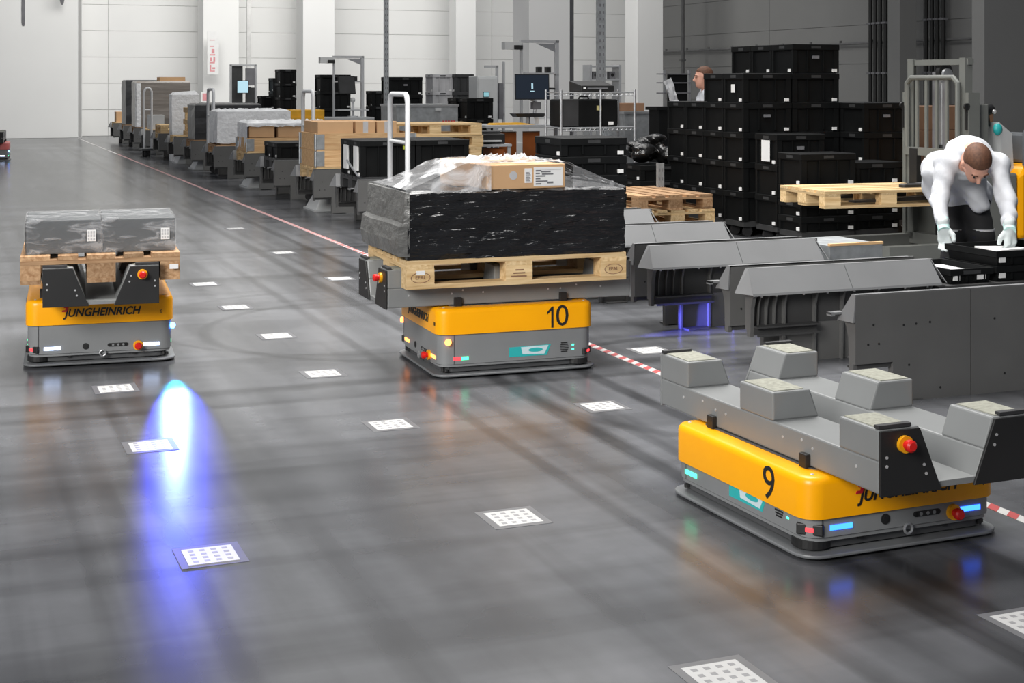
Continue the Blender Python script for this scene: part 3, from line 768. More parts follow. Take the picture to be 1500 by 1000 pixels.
for k in range(1, 5):
    dup(A0, W(NB[k], VR), TH, 'flat-sided grey rail on the near side of the %s empty bay counted from the camera' % ORD[k])
    dup(B0, W(NB[k] + 1.045, VR + .03), TH, ('grey rail with sloped flange and blue-lit ribs, %s empty bay' if k == 1 else 'grey rail with sloped flange on the far side of the %s empty bay') % ORD[k])
A1 = make_rail('dark grey near rail of the loaded bay with black lidded bins', W(FB[0], VR), 1, True, group='transfer rails of the loaded bays')
B1 = make_rail('dark grey far rail of the loaded bay with black lidded bins', W(FB[0] + 1.045, VR + .03), -1, True, group='transfer rails of the loaded bays')
for k in range(1, 12):
    dup(A1, W(FB[k], VR), TH, 'grey near rail of the %s loaded bay, counted away from the camera' % ORD[k])
    dup(B1, W(FB[k] + 1.045, VR + .03), TH, 'grey far rail of the %s loaded bay, counted away from the camera' % ORD[k])
# pale sensor housings on the floor at the mouth of some bays
gw = None
for k in (1, 3, 5, 6, 8):
    lab = 'pale wedge-shaped guard on the floor in the mouth of the %s loaded bay' % ORD[k]
    if gw is None:
        gw = thing('floor_guard', lab, 'floor guard', W(FB[k] + .62, VR + .32), TH, 'pale floor guards of the bays')
        obj('housing', MB().loops([[(-.22, -.26, .0), (.25, -.26, .0), (.25, .26, .0), (-.22, .26, .0)], [(-.12, -.2, .19), (.25, -.2, .19), (.25, .2, .19), (-.12, .2, .19)]]), M['cab_white'], gw, bevel=.01)
        obj('foot_strip', MB().box(-.23, .26, -.27, .27, 0, .02), M['cab_white'], gw)
    else: dup(gw, W(FB[k] + .62, VR + .32), TH, lab)

# ------------------------------------------------------------------ loads carried by the vehicles
# vehicle 8: pallet and two wrapped grey cartons
z8 = 0.222 + .132 + .016 + .195 - .100
R8 = TH - math.radians(4.5)
p8 = m8 @ Vector((0, -.02, z8))
make_pallet('worn brown pallet on the left robot under two grey cartons', p8, R8 + PI / 2, False)
def carton8(label, x, w, rz=0.0):
    o = thing('grey_carton', label, 'carton', m8 @ Vector((x, -.26, z8 + .146)), R8 + rz, 'grey wrapped cartons')
    obj('carton', MB().box(-w / 2, w / 2, -.27, .27, 0, .175), M['greybox'], o, bevel=.008)
    fm = MB().loops([[(-w / 2 - .004, -.275, 0), (w / 2 + .004, -.275, 0), (w / 2 + .004, .275, 0), (-w / 2 - .004, .275, 0)], [(-w / 2 - .005, -.277, .09), (w / 2 + .005, -.277, .09), (w / 2 + .005, .277, .09), (-w / 2 - .005, .277, .09)], [(-w / 2 - .003, -.274, .179), (w / 2 + .003, -.274, .179), (w / 2 + .003, .274, .179), (-w / 2 - .003, .274, .179)]], cap0=False)
    obj('stretch_film', fm, M['film_thin'], o)
    l = obj('label', MB().box(w / 2 - .075, w / 2 - .03, -.2795, -.2775, .06, .12), M['paper'], o)
    pp = MB()
    for i in range(3):
        for j in range(3): pp.box(w / 2 - .071 + i * .0135, w / 2 - .062 + i * .0135, -.2802, -.2795, .065 + j * .018, .078 + j * .018)
    obj('print', pp, M['lightprint'], l)
    obj('corner_tape', MB().box(-w / 2 - .0062, -w / 2 - .0058, -.27, .27, .0, .17), M['lightprint'], o)
    return o
carton8('grey film-wrapped carton on the left side of the worn pallet', -.188, .378, math.radians(.8))
carton8('grey film-wrapped carton on the right side of the worn pallet', .196, .376, math.radians(-.4))
tagp = obj('pallet_tag', MB().box(.345, .39, -.6265, -.6255, .06, .085), M['paper'])
tagp.location = p8; tagp.rotation_euler = (0, 0, R8); tag(tagp, 'small white tag stuck on the right block of the worn pallet', 'tag')

# vehicle 10: pallet, black wrapped block, two cartons under film
R10 = TH - PI / 2 - math.radians(2)
z10 = z8
p10 = m10 @ Vector((0, -.0, z10))
pal10 = make_pallet('clean pale pallet on robot ten under the black wrapped load', p10, R10 + PI / 2, True)
m10p = Matrix.Translation(p10) @ Matrix.Rotation(R10 + PI / 2, 4, 'Z')
# local x along the pallet's length (to the right), local -y towards the camera
def lettering_plate(name, s, size, loc, rot, parent, m_):
    return text(name, s, size, m_, parent, loc, rot)
t1 = thing('pallet_stamp', 'burnt oval EPAL-style stamp and white tag on block ends of the clean pallet', 'stamp', p10, R10 + PI / 2)
t1['label'] = 'burnt oval stamps and a white tag on the block ends of the clean pallet'
for x, s in ((-.5275, 'EPAL'), (.5275, 'EPAL')):
    text('lettering', s, .026, M['card_dark'], t1, (x, -.4012, .058), (PI / 2, 0, 0))
    ov = MB().tube([(x + .05 * math.cos(a), -.401, .058 + .026 * math.sin(a)) for a in [2 * PI * k / 24 for k in range(25)]], .0018, 4)
    obj('oval_ring', ov, M['card_dark'], t1)
for q in range(3): obj('burnt_mark', MB().box(-.045 + .012 * q, .04 - .008 * q, -.4014, -.4008, .040 + q * .016, .047 + q * .016), M['card_dark'], t1)
obj('white_tag', MB().box(-.55, -.505, -.4022, -.401, .072, .092), M['paper'], t1)
def tag_at(*a): pass

wl = thing('wrapped_load', 'low black pallet load in glossy black stretch wrap on robot ten', 'wrapped load', m10p @ Vector((0, 0, .1445)), R10 + PI / 2)
# black block: grid of slightly irregular walls so the wrap ripples
rnd = random.Random(3)
L0 = []
n_ = 48
def ring(z, ex, ey, amp):
    p = []
    per = []
    sx, sy = .6 + ex, .4 + ey
    for i in range(16): per.append((-sx + 2 * sx * i / 16, -sy, 0, -1))
    for i in range(8): per.append((sx, -sy + 2 * sy * i / 8, 1, 0))
    for i in range(16): per.append((sx - 2 * sx * i / 16, sy, 0, 1))
    for i in range(8): per.append((-sx, sy - 2 * sy * i / 8, -1, 0))
    for (x, y, nx, ny) in per:
        a = rnd.uniform(-amp, amp)
        p.append((x + nx * a, y + ny * a, z + rnd.uniform(-.006, .006)))
    return p
zz = [0, .04, .09, .14, .19, .24, .29, .335, .345]
Ls = [ring(z, -.005 - (.03 if z > .34 else 0), -.005 - (.03 if z > .34 else 0), .0075) for z in zz]
obj('wrapped_block', MB().loops(Ls), M['wrap_black'], wl, smooth=False)
# greyer film bulge over the left end
Lg = []
for z, e in ((0.02, .035), (.09, .045), (.17, .036), (.185, .012), (.27, .010), (.34, .004)):
    Lg.append([(-.6 - e, -.39, z), (-.6 - e * 1.1, -.2, z + .004), (-.6 - e, 0, z), (-.6 - e * 1.15, .2, z - .004), (-.6 - e, .395, z), (-.585, .4, z), (-.585, -.4, z)])
obj('grey_end_film', MB().loops(Lg), mat('grey_end_wrap', lin(96, 96, 94), .35, var=.25, scale=9, bump=.8, bscale=12, stretch=(1, 1, 2)), wl)
# clear film tent from the block's rim up over the cartons
nx_, ny_ = 40, 26
G = []
def tent(x):
    d = max(-.29 - x, 0, x - .27)
    return .345 + .135 * max(0.0, 1 - d / .33) ** 1.1
for j in range(ny_ + 1):
    for i in range(nx_ + 1):
        x, y = -.6 + 1.2 * i / nx_, -.392 + .79 * j / ny_
        hz = .345 + (tent(x) - .345) * max(0, min(1, (.4 - y) / .22)) ** 1.1
        hz += rnd.uniform(-.005, .007) * (1 if 0 < i < nx_ and 0 < j < ny_ else 0)
        G.append((x, y, hz + .003))
fs = [(j * (nx_ + 1) + i, j * (nx_ + 1) + i + 1, (j + 1) * (nx_ + 1) + i + 1, (j + 1) * (nx_ + 1) + i) for j in range(ny_) for i in range(nx_)]
mbf = MB().add(G, fs)
# front skirt of the film, open where the labelled carton stands
for i in range(nx_):
    x0_, x1_ = -.6 + 1.2 * i / nx_, -.6 + 1.2 * (i + 1) / nx_
    if x1_ < -.12 or x0_ > .27:
        mbf.add([(x0_, -.392, .340), (x1_, -.392, .340), (x1_, -.394, tent(x1_) + .003), (x0_, -.394, tent(x0_) + .003)], [(0, 1, 2, 3)])
obj('film_tent', mbf, M['film'], wl, smooth=True)
# bunched film on top
bf = MB()
for k in range(26):
    a = rnd.uniform(0, 2 * PI); x, y = rnd.uniform(-.14, .13), rnd.uniform(-.06, .02)
    p = Vector((x, y - .08, .484)); d = Vector((math.cos(a) * .06, math.sin(a) * .03, 0))
    bf.add([p - d, p + d * .6, p + d * .3 + Vector((.01, 0, rnd.uniform(.012, .042))), p - d * .5 + Vector((0, .01, rnd.uniform(.008, .03)))], [(0, 1, 2), (0, 2, 3)])
obj('bunched_film', bf, M['film_white'], wl)
def carton(label, m, x, y, z, w, d, h, rz=0.0, marks=None, group=None, name='carton', col='card', rot0=None):
    o = thing(name, label, 'carton', m @ Vector((x, y, z)), (R10 + PI / 2 if rot0 is None else rot0) + rz, group)
    obj('box', MB().box(-w / 2, w / 2, -d / 2, d / 2, 0, h), M[col], o, bevel=.004)
    obj('flap_joint', MB().box(-w / 2 + .003, w / 2 - .003, -.002, .002, h, h + .001), M['card_dark'], o)
    if marks == 'big':
        l = obj('address_label', MB().box(.04, w / 2 - .015, -d / 2 - .0015, -d / 2, .012, h - .015), M['paper'], o)
        pp = MB(); rr = random.Random(8)
        for q in range(6):
            pp.box(.05, .07 + .05 * rr.random(), -d / 2 - .0022, -d / 2 - .0015, .02 + q * .0135, .027 + q * .0135)
        pp.box(.08, .135, -d / 2 - .0022, -d / 2 - .0015, .082, .09).box(.085, .15, -d / 2 - .0022, -d / 2 - .0015, .070, .078).box(.115, .15, -d / 2 - .0022, -d / 2 - .0015, .024, .034)
        pp.box(.05, w / 2 - .025, -d / 2 - .0022, -d / 2 - .0015, .0945, .0955)
        obj('print', pp, M['print'], l)
        l2 = obj('barcode_label', MB().box(-.012, .030, -d / 2 - .0015, -d / 2, .03, h - .02), M['paper'], o)
        pb = MB()
        for q in range(9): pb.box(-.006, .022 - (q % 3) * .004, -d / 2 - .0022, -d / 2 - .0015, .034 + q * .006, .037 + q * .006)
        obj('print', pb, M['print'], l2)
        obj('round_mark', MB().cyl((-.075, -d / 2, .07), (0, -1, 0), .022, .001, 20), M['lightprint'], o)
    if marks == 'round':
        obj('round_mark', MB().cyl((-.02, -d / 2, .05), (0, -1, 0), .018, .001, 20), M['lightprint'], o)
    return o
carton('brown carton with a large white address label on the black load', m10p, .045, -.245, .1445 + .345, .44, .25, .125, math.radians(3), 'big', 'cartons on the black load')
carton('plain brown carton behind, half under crumpled film on the black load', m10p, -.02, .06, .1445 + .345, .46, .28, .135, math.radians(-2), 'round', 'cartons on the black load')

# ------------------------------------------------------------------ loads on the far stations
def on_bay(k, dv=0.0, z=0.385):       # pallet centre on loaded bay k
    return W(FB[k] + .5375, VR + .66 + dv, z)
def mtx(p, rz=TH): return Matrix.Translation(p) @ Matrix.Rotation(rz, 4, 'Z')
PZ = .144 + .385
def bin_box(label, loc, rz, w, d, h, group, col='bin', tabs=True, sheet=False, emblem=False, name='plastic_bin'):
    """stackable bin: tapered body, rim ledge, corner posts and ribs, a lid line, a small white tag; origin at base centre"""
    r = thing(name, label, 'bin', loc, rz, group)
    key = (w, d, h, col, sheet, emblem)
    if key not in BM:
        b_ = MB(); i = .018
        rec = lambda e, z: [(-w / 2 + e, -d / 2 + e, z), (w / 2 - e, -d / 2 + e, z), (w / 2 - e, d / 2 - e, z), (-w / 2 + e, d / 2 - e, z)]
        b_.loops([rec(i + .008, 0), rec(i, h - .07), rec(.004, h - .06), rec(0, h - .055), rec(0, h - .004), rec(.008, h), rec(.02, h)])
        for sx in (-1, 1):
            for sy in (-1, 1):
                b_.box(min(sx * (w / 2 - .004), sx * (w / 2 - .06)), max(sx * (w / 2 - .004), sx * (w / 2 - .06)), sy * (d / 2 - .02) - .016, sy * (d / 2 - .02) + .016, .004, h - .056)
        for q in (-.17, .17):
            for sy in (-1, 1): b_.box(w * q - .006, w * q + .006, sy * (d / 2 - .012) - .008, sy * (d / 2 - .012) + .008, .02, h - .06)
        body = b_.mesh('bin_body', M[col])
        gr = MB().box(-.055, .055, -d / 2 - .001, -d / 2 + .004, h - .045, h - .018).mesh('handle_grip', M['bin_grey'])
        gr2 = MB().box(-w / 2 - .001, -w / 2 + .004, -.05, .05, h - .045, h - .018).mesh('handle_grip', M['bin_grey'])
        tg = MB().box(w / 2 - .075, w / 2 - .03, -d / 2 - .0015, -d / 2 + .02, .012, .042).mesh('tag', M['paper'])
        tg2 = MB().box(-w / 2 - .0015, -w / 2 + .02, -d / 2 + .04, -d / 2 + .085, .012, .042).mesh('tag', M['paper'])
        ex = []
        if sheet: ex.append(('label_sheet', MB().box(-w / 2 - .003, -w / 2 + .02, -.07, .07, .06, h - .06).mesh('label_sheet', M['paper'])))
        if emblem: ex.append(('printed_mark', MB().box(-.035, .035, -d / 2 - .002, -d / 2 + .02, h * .5, h * .5 + .03).mesh('printed_mark', M['print'])))
        BM[key] = (body, gr, gr2, tg, tg2, ex)
    body, gr, gr2, tg, tg2, ex = BM[key]
    obj('body', body, None, r); obj('handle_grip', gr, None, r); obj('handle_grip', gr2, None, r)
    if tabs: obj('tag', tg, None, r); obj('tag', tg2, None, r)
    for n, me in ex: obj(n, me, None, r)
    return r
BM = {}
def collar_box(label, loc, rz, tiers, w=1.2, d=.8, h=.195, group='wooden pallet collars'):
    """pallet collar: four boards per tier joined by steel hinges at the corners"""
    r = thing('pallet_collar', label, 'pallet collar', loc, rz, group)
    for t in range(tiers):
        z0, z1 = t * h + .002, (t + 1) * h
        for sy in (-1, 1): obj('collar_board', MB().box(-w / 2 + .01, w / 2 - .01, sy * (d / 2 - .011) - .01, sy * (d / 2 - .011) + .01, z0, z1), M['collar'], r)
        for sx in (-1, 1): obj('collar_board', MB().box(sx * (w / 2 - .011) - .01, sx * (w / 2 - .011) + .01, -d / 2 + .022, d / 2 - .022, z0, z1), M['collar'], r)
        for sx in (-1, 1):
            for sy in (-1, 1):
                hb = MB()
                hb.box(min(sx * (w / 2 + .002), sx * (w / 2 - .10)), max(sx * (w / 2 + .002), sx * (w / 2 - .10)), sy * (d / 2 + .001) - .002, sy * (d / 2 + .001) + .002, z0 + .01, z1 - .01)
                hb.box(sx * (w / 2 + .001) - .002, sx * (w / 2 + .001) + .002, min(sy * (d / 2 + .002), sy * (d / 2 - .08)), max(sy * (d / 2 + .002), sy * (d / 2 - .08)), z0 + .01, z1 - .01)
                hb.cyl((sx * (w / 2 + .004), sy * (d / 2 + .004), z0 - .004), (0, 0, 1), .010, h - .006, 8)
                obj('corner_hinge', hb, M['zinc'], r)
    return r
# bay 1: pallet with four black lidded bins
make_pallet('dark pallet under the black lidded bins on the first loaded bay', on_bay(0), TH, None)
pm = mtx(on_bay(0))
for i, (x, y) in enumerate(((-.3, -.2), (.3, -.2), (-.3, .2), (.3, .2))):
    bin_box('black lidded bin with white sheet label, %s on the first loaded bay' % ['front end', 'front right', 'rear end', 'rear right'][i], pm @ Vector((x, y, .145)), TH, .595, .395, .375, 'black lidded bins on the first bay', sheet=True)
gp = pm @ Vector((-.12, -.401, .145 + .30))
o = obj('round_sticker', MB().box(-.02, .02, -.0012, 0, -.018, .018), mat('green_sticker', (.32, .36, .03), .5), loc=gp, rotz=TH); tag(o, 'small yellow-green sticker on the front black lidded bin', 'sticker')
sp = [pm @ Vector(q) for q in ((-.62, .05, .30), (-.60, -.30, .16), (-.52, -.42, .10), (-.30, -.43, .10), (.15, -.44, .19), (.62, -.43, .33))]
tag(obj('strap', MB().tube(sp, .012, 6), M['steel'], smooth=True), 'pale loose strap slung around the black lidded bins', 'strap')
# bay 2: collars with cartons
make_pallet('pallet under the tall two-tier collar box', on_bay(1), TH, True)
collar_box('two-tier wooden collar box with steel corner hinges', on_bay(1, 0, PZ + .001), TH, 2)
pm = mtx(on_bay(1))
for i, (x, w) in enumerate(((-.36, .42), (.0, .24), (.26, .24))):
    for t in range(2):
        c = carton('brown carton, %s row %s from the left, in the two-tier collar box' % (['lower', 'upper'][t], ORD[i]), pm, x, -.2, .144 + .20 + t * .165, w, .34, .16, rz=0, group='cartons in the collar box', rot0=TH)
        if i: obj('grey_tape', MB().box(-.03, .03, -.172, -.1702, 0, .16), M['lightprint'], c)
for i, x in enumerate((-.36, .05)):
    for t in range(2):
        carton('brown carton in the back row of the collar box, %s column %s layer' % (ORD[i], ORD[t]), pm, x, .2, .144 + .20 + t * .165, .39, .34, .16, group='cartons in the collar box', rot0=TH)
# bay 3: black crates on a pallet
make_pallet('dark pallet under the low black bins on the third loaded bay', on_bay(2), TH, None)
pm = mtx(on_bay(2))
for i, (x, y) in enumerate(((-.3, -.2), (.3, -.2), (-.3, .2), (.3, .2))):
    bin_box('low black bin %s on the third loaded bay' % ['front end', 'front right', 'rear end', 'rear right'][i], pm @ Vector((x, y, .145)), TH, .595, .395, .20, 'low black bins on the third bay')
# bay 4: collar, cartons, white film
make_pallet('pallet under the low collar and film-covered cartons', on_bay(3), TH, True)
collar_box('single-tier wooden collar box under film-covered cartons', on_bay(3, 0, PZ + .001), TH, 1)
pm = mtx(on_bay(3))
for i, x in enumerate((-.38, .03, .40)):
    for j, y in enumerate((-.19, .19)):
        for t in range(2):
            carton('tan carton, %s row %s from the aisle, %s layer, under white film' % (['front', 'back'][j], ORD[i], ['lower', 'upper'][t]), pm, x, y, .146 + t * .20, .36, .34, .195, group='tan cartons under white film', rot0=TH)
def film_cap(label, m, w, d, z0, z1, drop, seed, end=False):
    """crumpled white film lying over a load and hanging down its end"""
    rn = random.Random(seed); nx, ny = 30, 12; V = []; Fc = []
    for j in range(ny + 1):
        for i in range(nx + 1):
            x, y = -w / 2 + w * i / nx, -d / 2 + d * j / ny
            edge = (i in (0, nx)) or (j in (0, ny))
            V.append(tuple((x * 1.02, y * 1.02, z1 + (0.004 if edge else rn.uniform(.004, .05)))))
    for j in range(ny):
        for i in range(nx): Fc.append((j * (nx + 1) + i, j * (nx + 1) + i + 1, (j + 1) * (nx + 1) + i + 1, (j + 1) * (nx + 1) + i))
    b_ = MB().add(V, Fc)
    # hanging skirt on the near side (short) and the aisle end (long)
    for (pts, dr) in (([(-w / 2 * 1.02 + w * 1.02 * i / nx, -d / 2 * 1.02) for i in range(nx + 1)], drop[0]), ([(-w / 2 * 1.02, -d / 2 * 1.02 + d * 1.02 * j / ny) for j in range(ny + 1)], drop[1])):
        rows = []
        for t in range(4):
            rows.append([(x + rn.uniform(-.012, .004) * (t > 0), y + rn.uniform(-.012, .004) * (t > 0), z1 + .004 - dr * t / 3 + rn.uniform(-.01, .01) * (t == 3)) for x, y in pts])
        o_ = len(b_.v); n = len(pts); b_.v += [p for r_ in rows for p in r_]
        for t in range(3):
            for i in range(n - 1): b_.f.append((o_ + t * n + i, o_ + t * n + i + 1, o_ + (t + 1) * n + i + 1, o_ + (t + 1) * n + i)); b_.m.append(0)
    me = b_.mesh('plastic_film', M['film_white'], True)
    o = obj('plastic_film', me, None, loc=m.to_translation(), rotz=TH)
    return tag(o, label, 'plastic film', 'white plastic films over loads')
film_cap('crumpled white film over the tan cartons, hanging down their aisle end', mtx(on_bay(3)), 1.16, .74, .0, .146 + .40, (.05, .36), 5)
# bay 5: white wrapped pile
make_pallet('pallet under the white wrapped pile', on_bay(4), TH, False)
pm = mtx(on_bay(4))
for i in range(2):
    for t in range(3):
        carton('pale carton inside the white wrapped pile, %s column %s layer' % (ORD[i], ORD[t]), pm, -.28 + i * .56, 0, .146 + t * .17, .5, .7, .165, group='cartons in the white wrapped pile', rot0=TH)
film_cap('crumpled white film wrapped around the pile on the fifth loaded bay', mtx(on_bay(4)), 1.14, .76, .0, .146 + .52, (.5, .5), 9)
# bay 6: big dark grey wrapped cube
def block_load(name, label, k, w, d, h, m, cat='wrapped load', strip=None, lid=None, z=PZ + .001, dv=0.0):
    r = thing(name, label, cat, on_bay(k, dv, z), TH)
    rn = random.Random(k); L_ = []
    for z_ in [0, h * .2, h * .4, h * .6, h * .8, h - .03, h]:
        e = .03 if z_ == h else 0
        a = lambda: rn.uniform(-.008, .008)
        L_.append([(-w / 2 + e + a(), -d / 2 + e + a(), z_), (a(), -d / 2 + e + a(), z_), (w / 2 - e + a(), -d / 2 + e + a(), z_), (w / 2 - e + a(), d / 2 - e, z_), (0, d / 2 - e + a(), z_), (-w / 2 + e + a(), d / 2 - e + a(), z_), (-w / 2 + e + a(), a(), z_)])
    obj('wrapped_block', MB().loops(L_), m, r)
    if strip: obj('corner_guard', MB().box(-w / 2 - .015, -w / 2 + .10, -d / 2 - .015, -d / 2 + .01, 0, h - .05).box(-w / 2 - .015, -w / 2 + .01, -d / 2 - .015, -d / 2 + .05, 0, h - .05), M[strip], r)
    if lid: obj('top_slab', MB().box(-w * .05, w * .42, -d * .3, d * .3, h, h + .09), M[lid], r)
    return r
make_pallet('pallet under the dark grey wrapped cube', on_bay(5), TH, False)
bl = block_load('wrapped_load', 'dark grey wrapped cube taller than its neighbours, sixth loaded bay', 5, 1.15, .78, .62, M['wrap_dark'])
obj('strap_band', MB().box(-.30, -.27, -.396, -.388, 0, .62), M['steel'], bl)
# bay 7: wooden frame crate
make_pallet('pallet under the open wooden frame crate', on_bay(6), TH, True)
fc = thing('frame_crate', 'open pale wooden frame crate on the seventh loaded bay', 'crate', on_bay(6, 0, PZ + .001), TH)
for sx in (-.3, .3):
    for sy in (-.3, .3): obj('corner_post', MB().cbox(sx, sy, .25, .07, .07, .5), M['pallet_y'], fc)
for z in (.03, .25, .47):
    for sy in (-.345, .345): obj('slat', MB().cbox(0, sy, z, .72, .02, .09), M['pallet'], fc)
    for sx in (-.345, .345): obj('slat', MB().cbox(sx, 0, z, .02, .66, .09), M['pallet_y'], fc)
obj('inner_box', MB().box(-.22, .22, -.22, .22, 0, .36), M['card_dark'], fc)
# bay 8: empty pallet with a tall white roll of film beside a trolley
make_pallet('empty pale pallet on the eighth loaded bay', on_bay(7), TH, True)
make_pallet('second pale pallet stacked on the empty one, eighth loaded bay', on_bay(7, 0, .385 + .1445), TH, True)
wr = thing('wrapped_load', 'tall white film-wrapped stack behind the wooden frame crate', 'wrapped load', W(28.52, 4.38), TH)
obj('wrapped_stack', MB().loops([[(-.26 + random.uniform(-.015, .015), -.2, z), (.26 + random.uniform(-.015, .015), -.2, z), (.26, .2, z), (-.26, .2, z)] for z in (0, .2, .4, .6, .8, 1.0, 1.15, 1.28)] + [[(-.2, -.15, 1.33), (.18, -.15, 1.36), (.18, .15, 1.33), (-.2, .15, 1.33)]]), M['film_white'], wr)
# bays 9 to 12
make_pallet('pallet on the ninth loaded bay under a small carton', on_bay(8), TH, True)
carton('small pale carton at the aisle end of the ninth loaded bay', mtx(on_bay(8)), -.4, -.1, .146, .3, .4, .3, rot0=TH, col='cab_white')
make_pallet('pallet under the tall grey-brown wrapped load', on_bay(9), TH, False)
block_load('wrapped_load', 'tall grey-brown wrapped load with a white corner guard, far down the row', 9, 1.2, .8, 1.02, M['wrap_grey'], strip='film_white', lid='card')
make_pallet('pallet under the tall dark wrapped load', on_bay(10), TH, False)
block_load('wrapped_load', 'tall dark wrapped load behind the grey-brown one, far down the row', 10, 1.2, .8, 1.05, M['wrap_dark'])
make_pallet('pallet on the last bay far down the row', on_bay(11), TH, True)
carton('brown carton on the last bay far down the row', mtx(on_bay(11)), -.40, -.1, .146, .34, .4, .26, rot0=TH)

# trolleys with tall white handles, in the gaps between bays
def make_trolley(label, px, u, gw=.55, across=False):
    c = (px - 750) / F
    v = ((ST + CT * c) * u) / (CT - ST * c)
    r = thing('push_trolley', label, 'trolley', W(u, v), TH + (PI / 2 if across else 0), 'push trolleys with white tube handles')
    hp = [(0, 0, .16), (0, 0, 1.33), (0, .03, 1.385), (0, .06, 1.40), (0, gw - .06, 1.40), (0, gw - .03, 1.385), (0, gw, 1.33), (0, gw, .16)]
    obj('handle', MB().tube(hp, .024, 10), M['white'], r, smooth=True)
    obj('cross_bar', MB().tube([(0, 0, .96), (0, gw, .96)], .017, 8), M['white'], r, smooth=True)
    obj('platform', MB().box(-.04, .5 if across else .9, -.05, gw + .05, .13, .17), M['plinth'], r)
    for x in (.08, .4 if across else .8):
        for y in (.04, gw - .04):
            obj('caster', MB().cyl((x, y - .018, .06), (0, 1, 0), .06, .036, 14).box(x - .03, x + .03, y - .022, y + .022, .06, .135), M['dark_rubber'], r)
    return r
make_trolley('push trolley with tall white handle behind the black wrapped load', 597, 12.55)
make_trolley('push trolley with white handle before the ochre cabinet', 459, 17.65)
make_trolley('push trolley with white handle behind the white wrapped pile', 313, 24.0)
make_trolley('farthest push trolley, narrow white ladder handle before the grey-brown load', 222, 30.2, .15, True)
# parcel between: low pile of white film in front of the far row at bay 5 end
# ------------------------------------------------------------------ behind the stations: benches, bins, racks
def FP(px, Z):
    p = Pt(px, HOR, Z); return Vector((p.x, p.y, 0))
def local(px, Z, rz=TH): return Matrix.Translation(FP(px, Z)) @ Matrix.Rotation(rz, 4, 'Z')
def dolly(label, loc, rz, w, d, h, group='dollies under the bin stacks'):
    r = thing('bin_dolly', label, 'dolly', loc, rz, group)
    obj('deck', MB().box(-w / 2, w / 2, -d / 2, d / 2, h - .05, h), M['bin_grey'], r)
    for sx in (-1, 1):
        for sy in (-1, 1):
            obj('caster', MB().cyl((sx * (w / 2 - .08), sy * (d / 2 - .07) - .014, (h - .05) / 2), (0, 1, 0), (h - .05) / 2, .028, 12), M['dark_rubber'], r)
    return r
def bin_stack(desc, px, Z, hs, w=.545, d=.395, base=.15, m=None, off=(0, 0), group=None, col='bin', emblems=(), sheets=(), tabs=True):
    """a stack of single bins whose near left corner stands at px, Z"""
    m = m or local(px, Z)
    c = m @ Vector((off[0] + w / 2, off[1] + d / 2, 0))
    if base: dolly('low black dolly under the %s' % desc, c, TH, w - .02, d - .02, base)
    z = base + .0005
    n = len(hs)
    for k, h in enumerate(hs):
        rk = 'topmost' if k == n - 1 else ('lowest' if k == 0 else ORD[k] + ' up')
        bin_box('%s bin, %s in the %s' % ({'bin': 'black', 'bin_grey': 'dark grey'}.get(col, 'grey'), rk, desc), Vector((c.x, c.y, z)), TH, w, d, h - .001, group or desc, col=col, tabs=tabs, emblem=k in emblems)
        z += h
    return c
def bench(label, px, Z, w, d, h, zf, arm=None, posts=True, shelf=None):
    """assembly bench: top, profile legs, tall profile gantry with an arm reaching left"""
    m = local(px, Z)
    r = thing('work_bench', label, 'workbench', m.to_translation(), TH, 'assembly workbenches')
    obj('bench_top', MB().box(0, w, 0, d, h - .04, h), M['desk'], r, bevel=.004)
    for x in (.04, w - .08):
        for y in (.04, d - .08): obj('leg', MB().box(x, x + .045, y, y + .045, 0, h - .04), M['alu'], r)
    for x in (.04, w - .08): obj('foot_rail', MB().box(x, x + .045, .085, d - .08, .1, .14), M['alu'], r)
    if posts:
        x1 = w - .06
        obj('gantry_post', MB().box(x1, x1 + .055, d - .06, d, h, zf), M['alu'], r)
        obj('gantry_post', MB().box(x1 - .55, x1 - .515, d - .06, d - .02, h, zf - .05), M['alu'], r)
        obj('gantry_beam', MB().box(x1 - .55, x1 + .055, d - .06, d, zf - .04, zf), M['alu'], r)
        obj('gusset_plate', MB().prism([(x1 - .30, zf - .05), (x1, zf - .05), (x1, zf - .17)], 'y', d - .05, d - .03), M['steel'], r)
        obj('lamp_arm', MB().box(x1 - .80, x1 - .55, d - .08, d + .06, zf - .14, zf - .03), M['cab_white'], r)
        obj('lamp_bracket', MB().box(x1 - .66, x1 - .53, d - .10, d + .08, zf - .14, zf - .08), M['black'], r)
        obj('gantry_shelf', MB().box(x1 - .52, x1, d - .14, d + .04, zf - .50, zf - .475), M['alu'], r)
        for x in (-.30, -.16): obj('shelf_device', MB().box(x1 + x, x1 + x + .07, d - .1, d - .02, zf - .475, zf - .39), M['black'], r)
    return r, m
def monitor(label, p, rz, w, h, m_='screen', tilt=0.0, lit=False):
    r = thing('monitor', label, 'monitor', p, rz)
    obj('casing', MB().loops([[(-w / 2, 0, -h / 2), (w / 2, 0, -h / 2), (w / 2, 0, h / 2), (-w / 2, 0, h / 2)], [(-w / 2, .025, -h / 2), (w / 2, .025, -h / 2), (w / 2, .025, h / 2), (-w / 2, .025, h / 2)], [(-w / 3, .05, -h / 3), (w / 3, .05, -h / 3), (w / 3, .05, h / 3), (-w / 3, .05, h / 3)]]), M['black'], r)
    s = obj('screen', MB().box(-w / 2 + .012, w / 2 - .012, -.002, 0, -h / 2 + .014, h / 2 - .012), M[m_], r)
    if lit: obj('screen_mark', MB().box(-.012, .012, -.003, -.002, -.03, .05).box(-.03, .03, -.003, -.002, -.065, -.055), M['screen_b'], s)
    obj('mount', MB().box(-.04, .04, .05, .09, -.05, .05), M['black'], r)
    obj('mount_arm', MB().tube([(0, .085, 0), (w * .55, .10, -.02), (w * .75, .16, -.02)], .014, 8), M['black'], r)
    r.rotation_euler = (tilt, 0, rz)
    return r
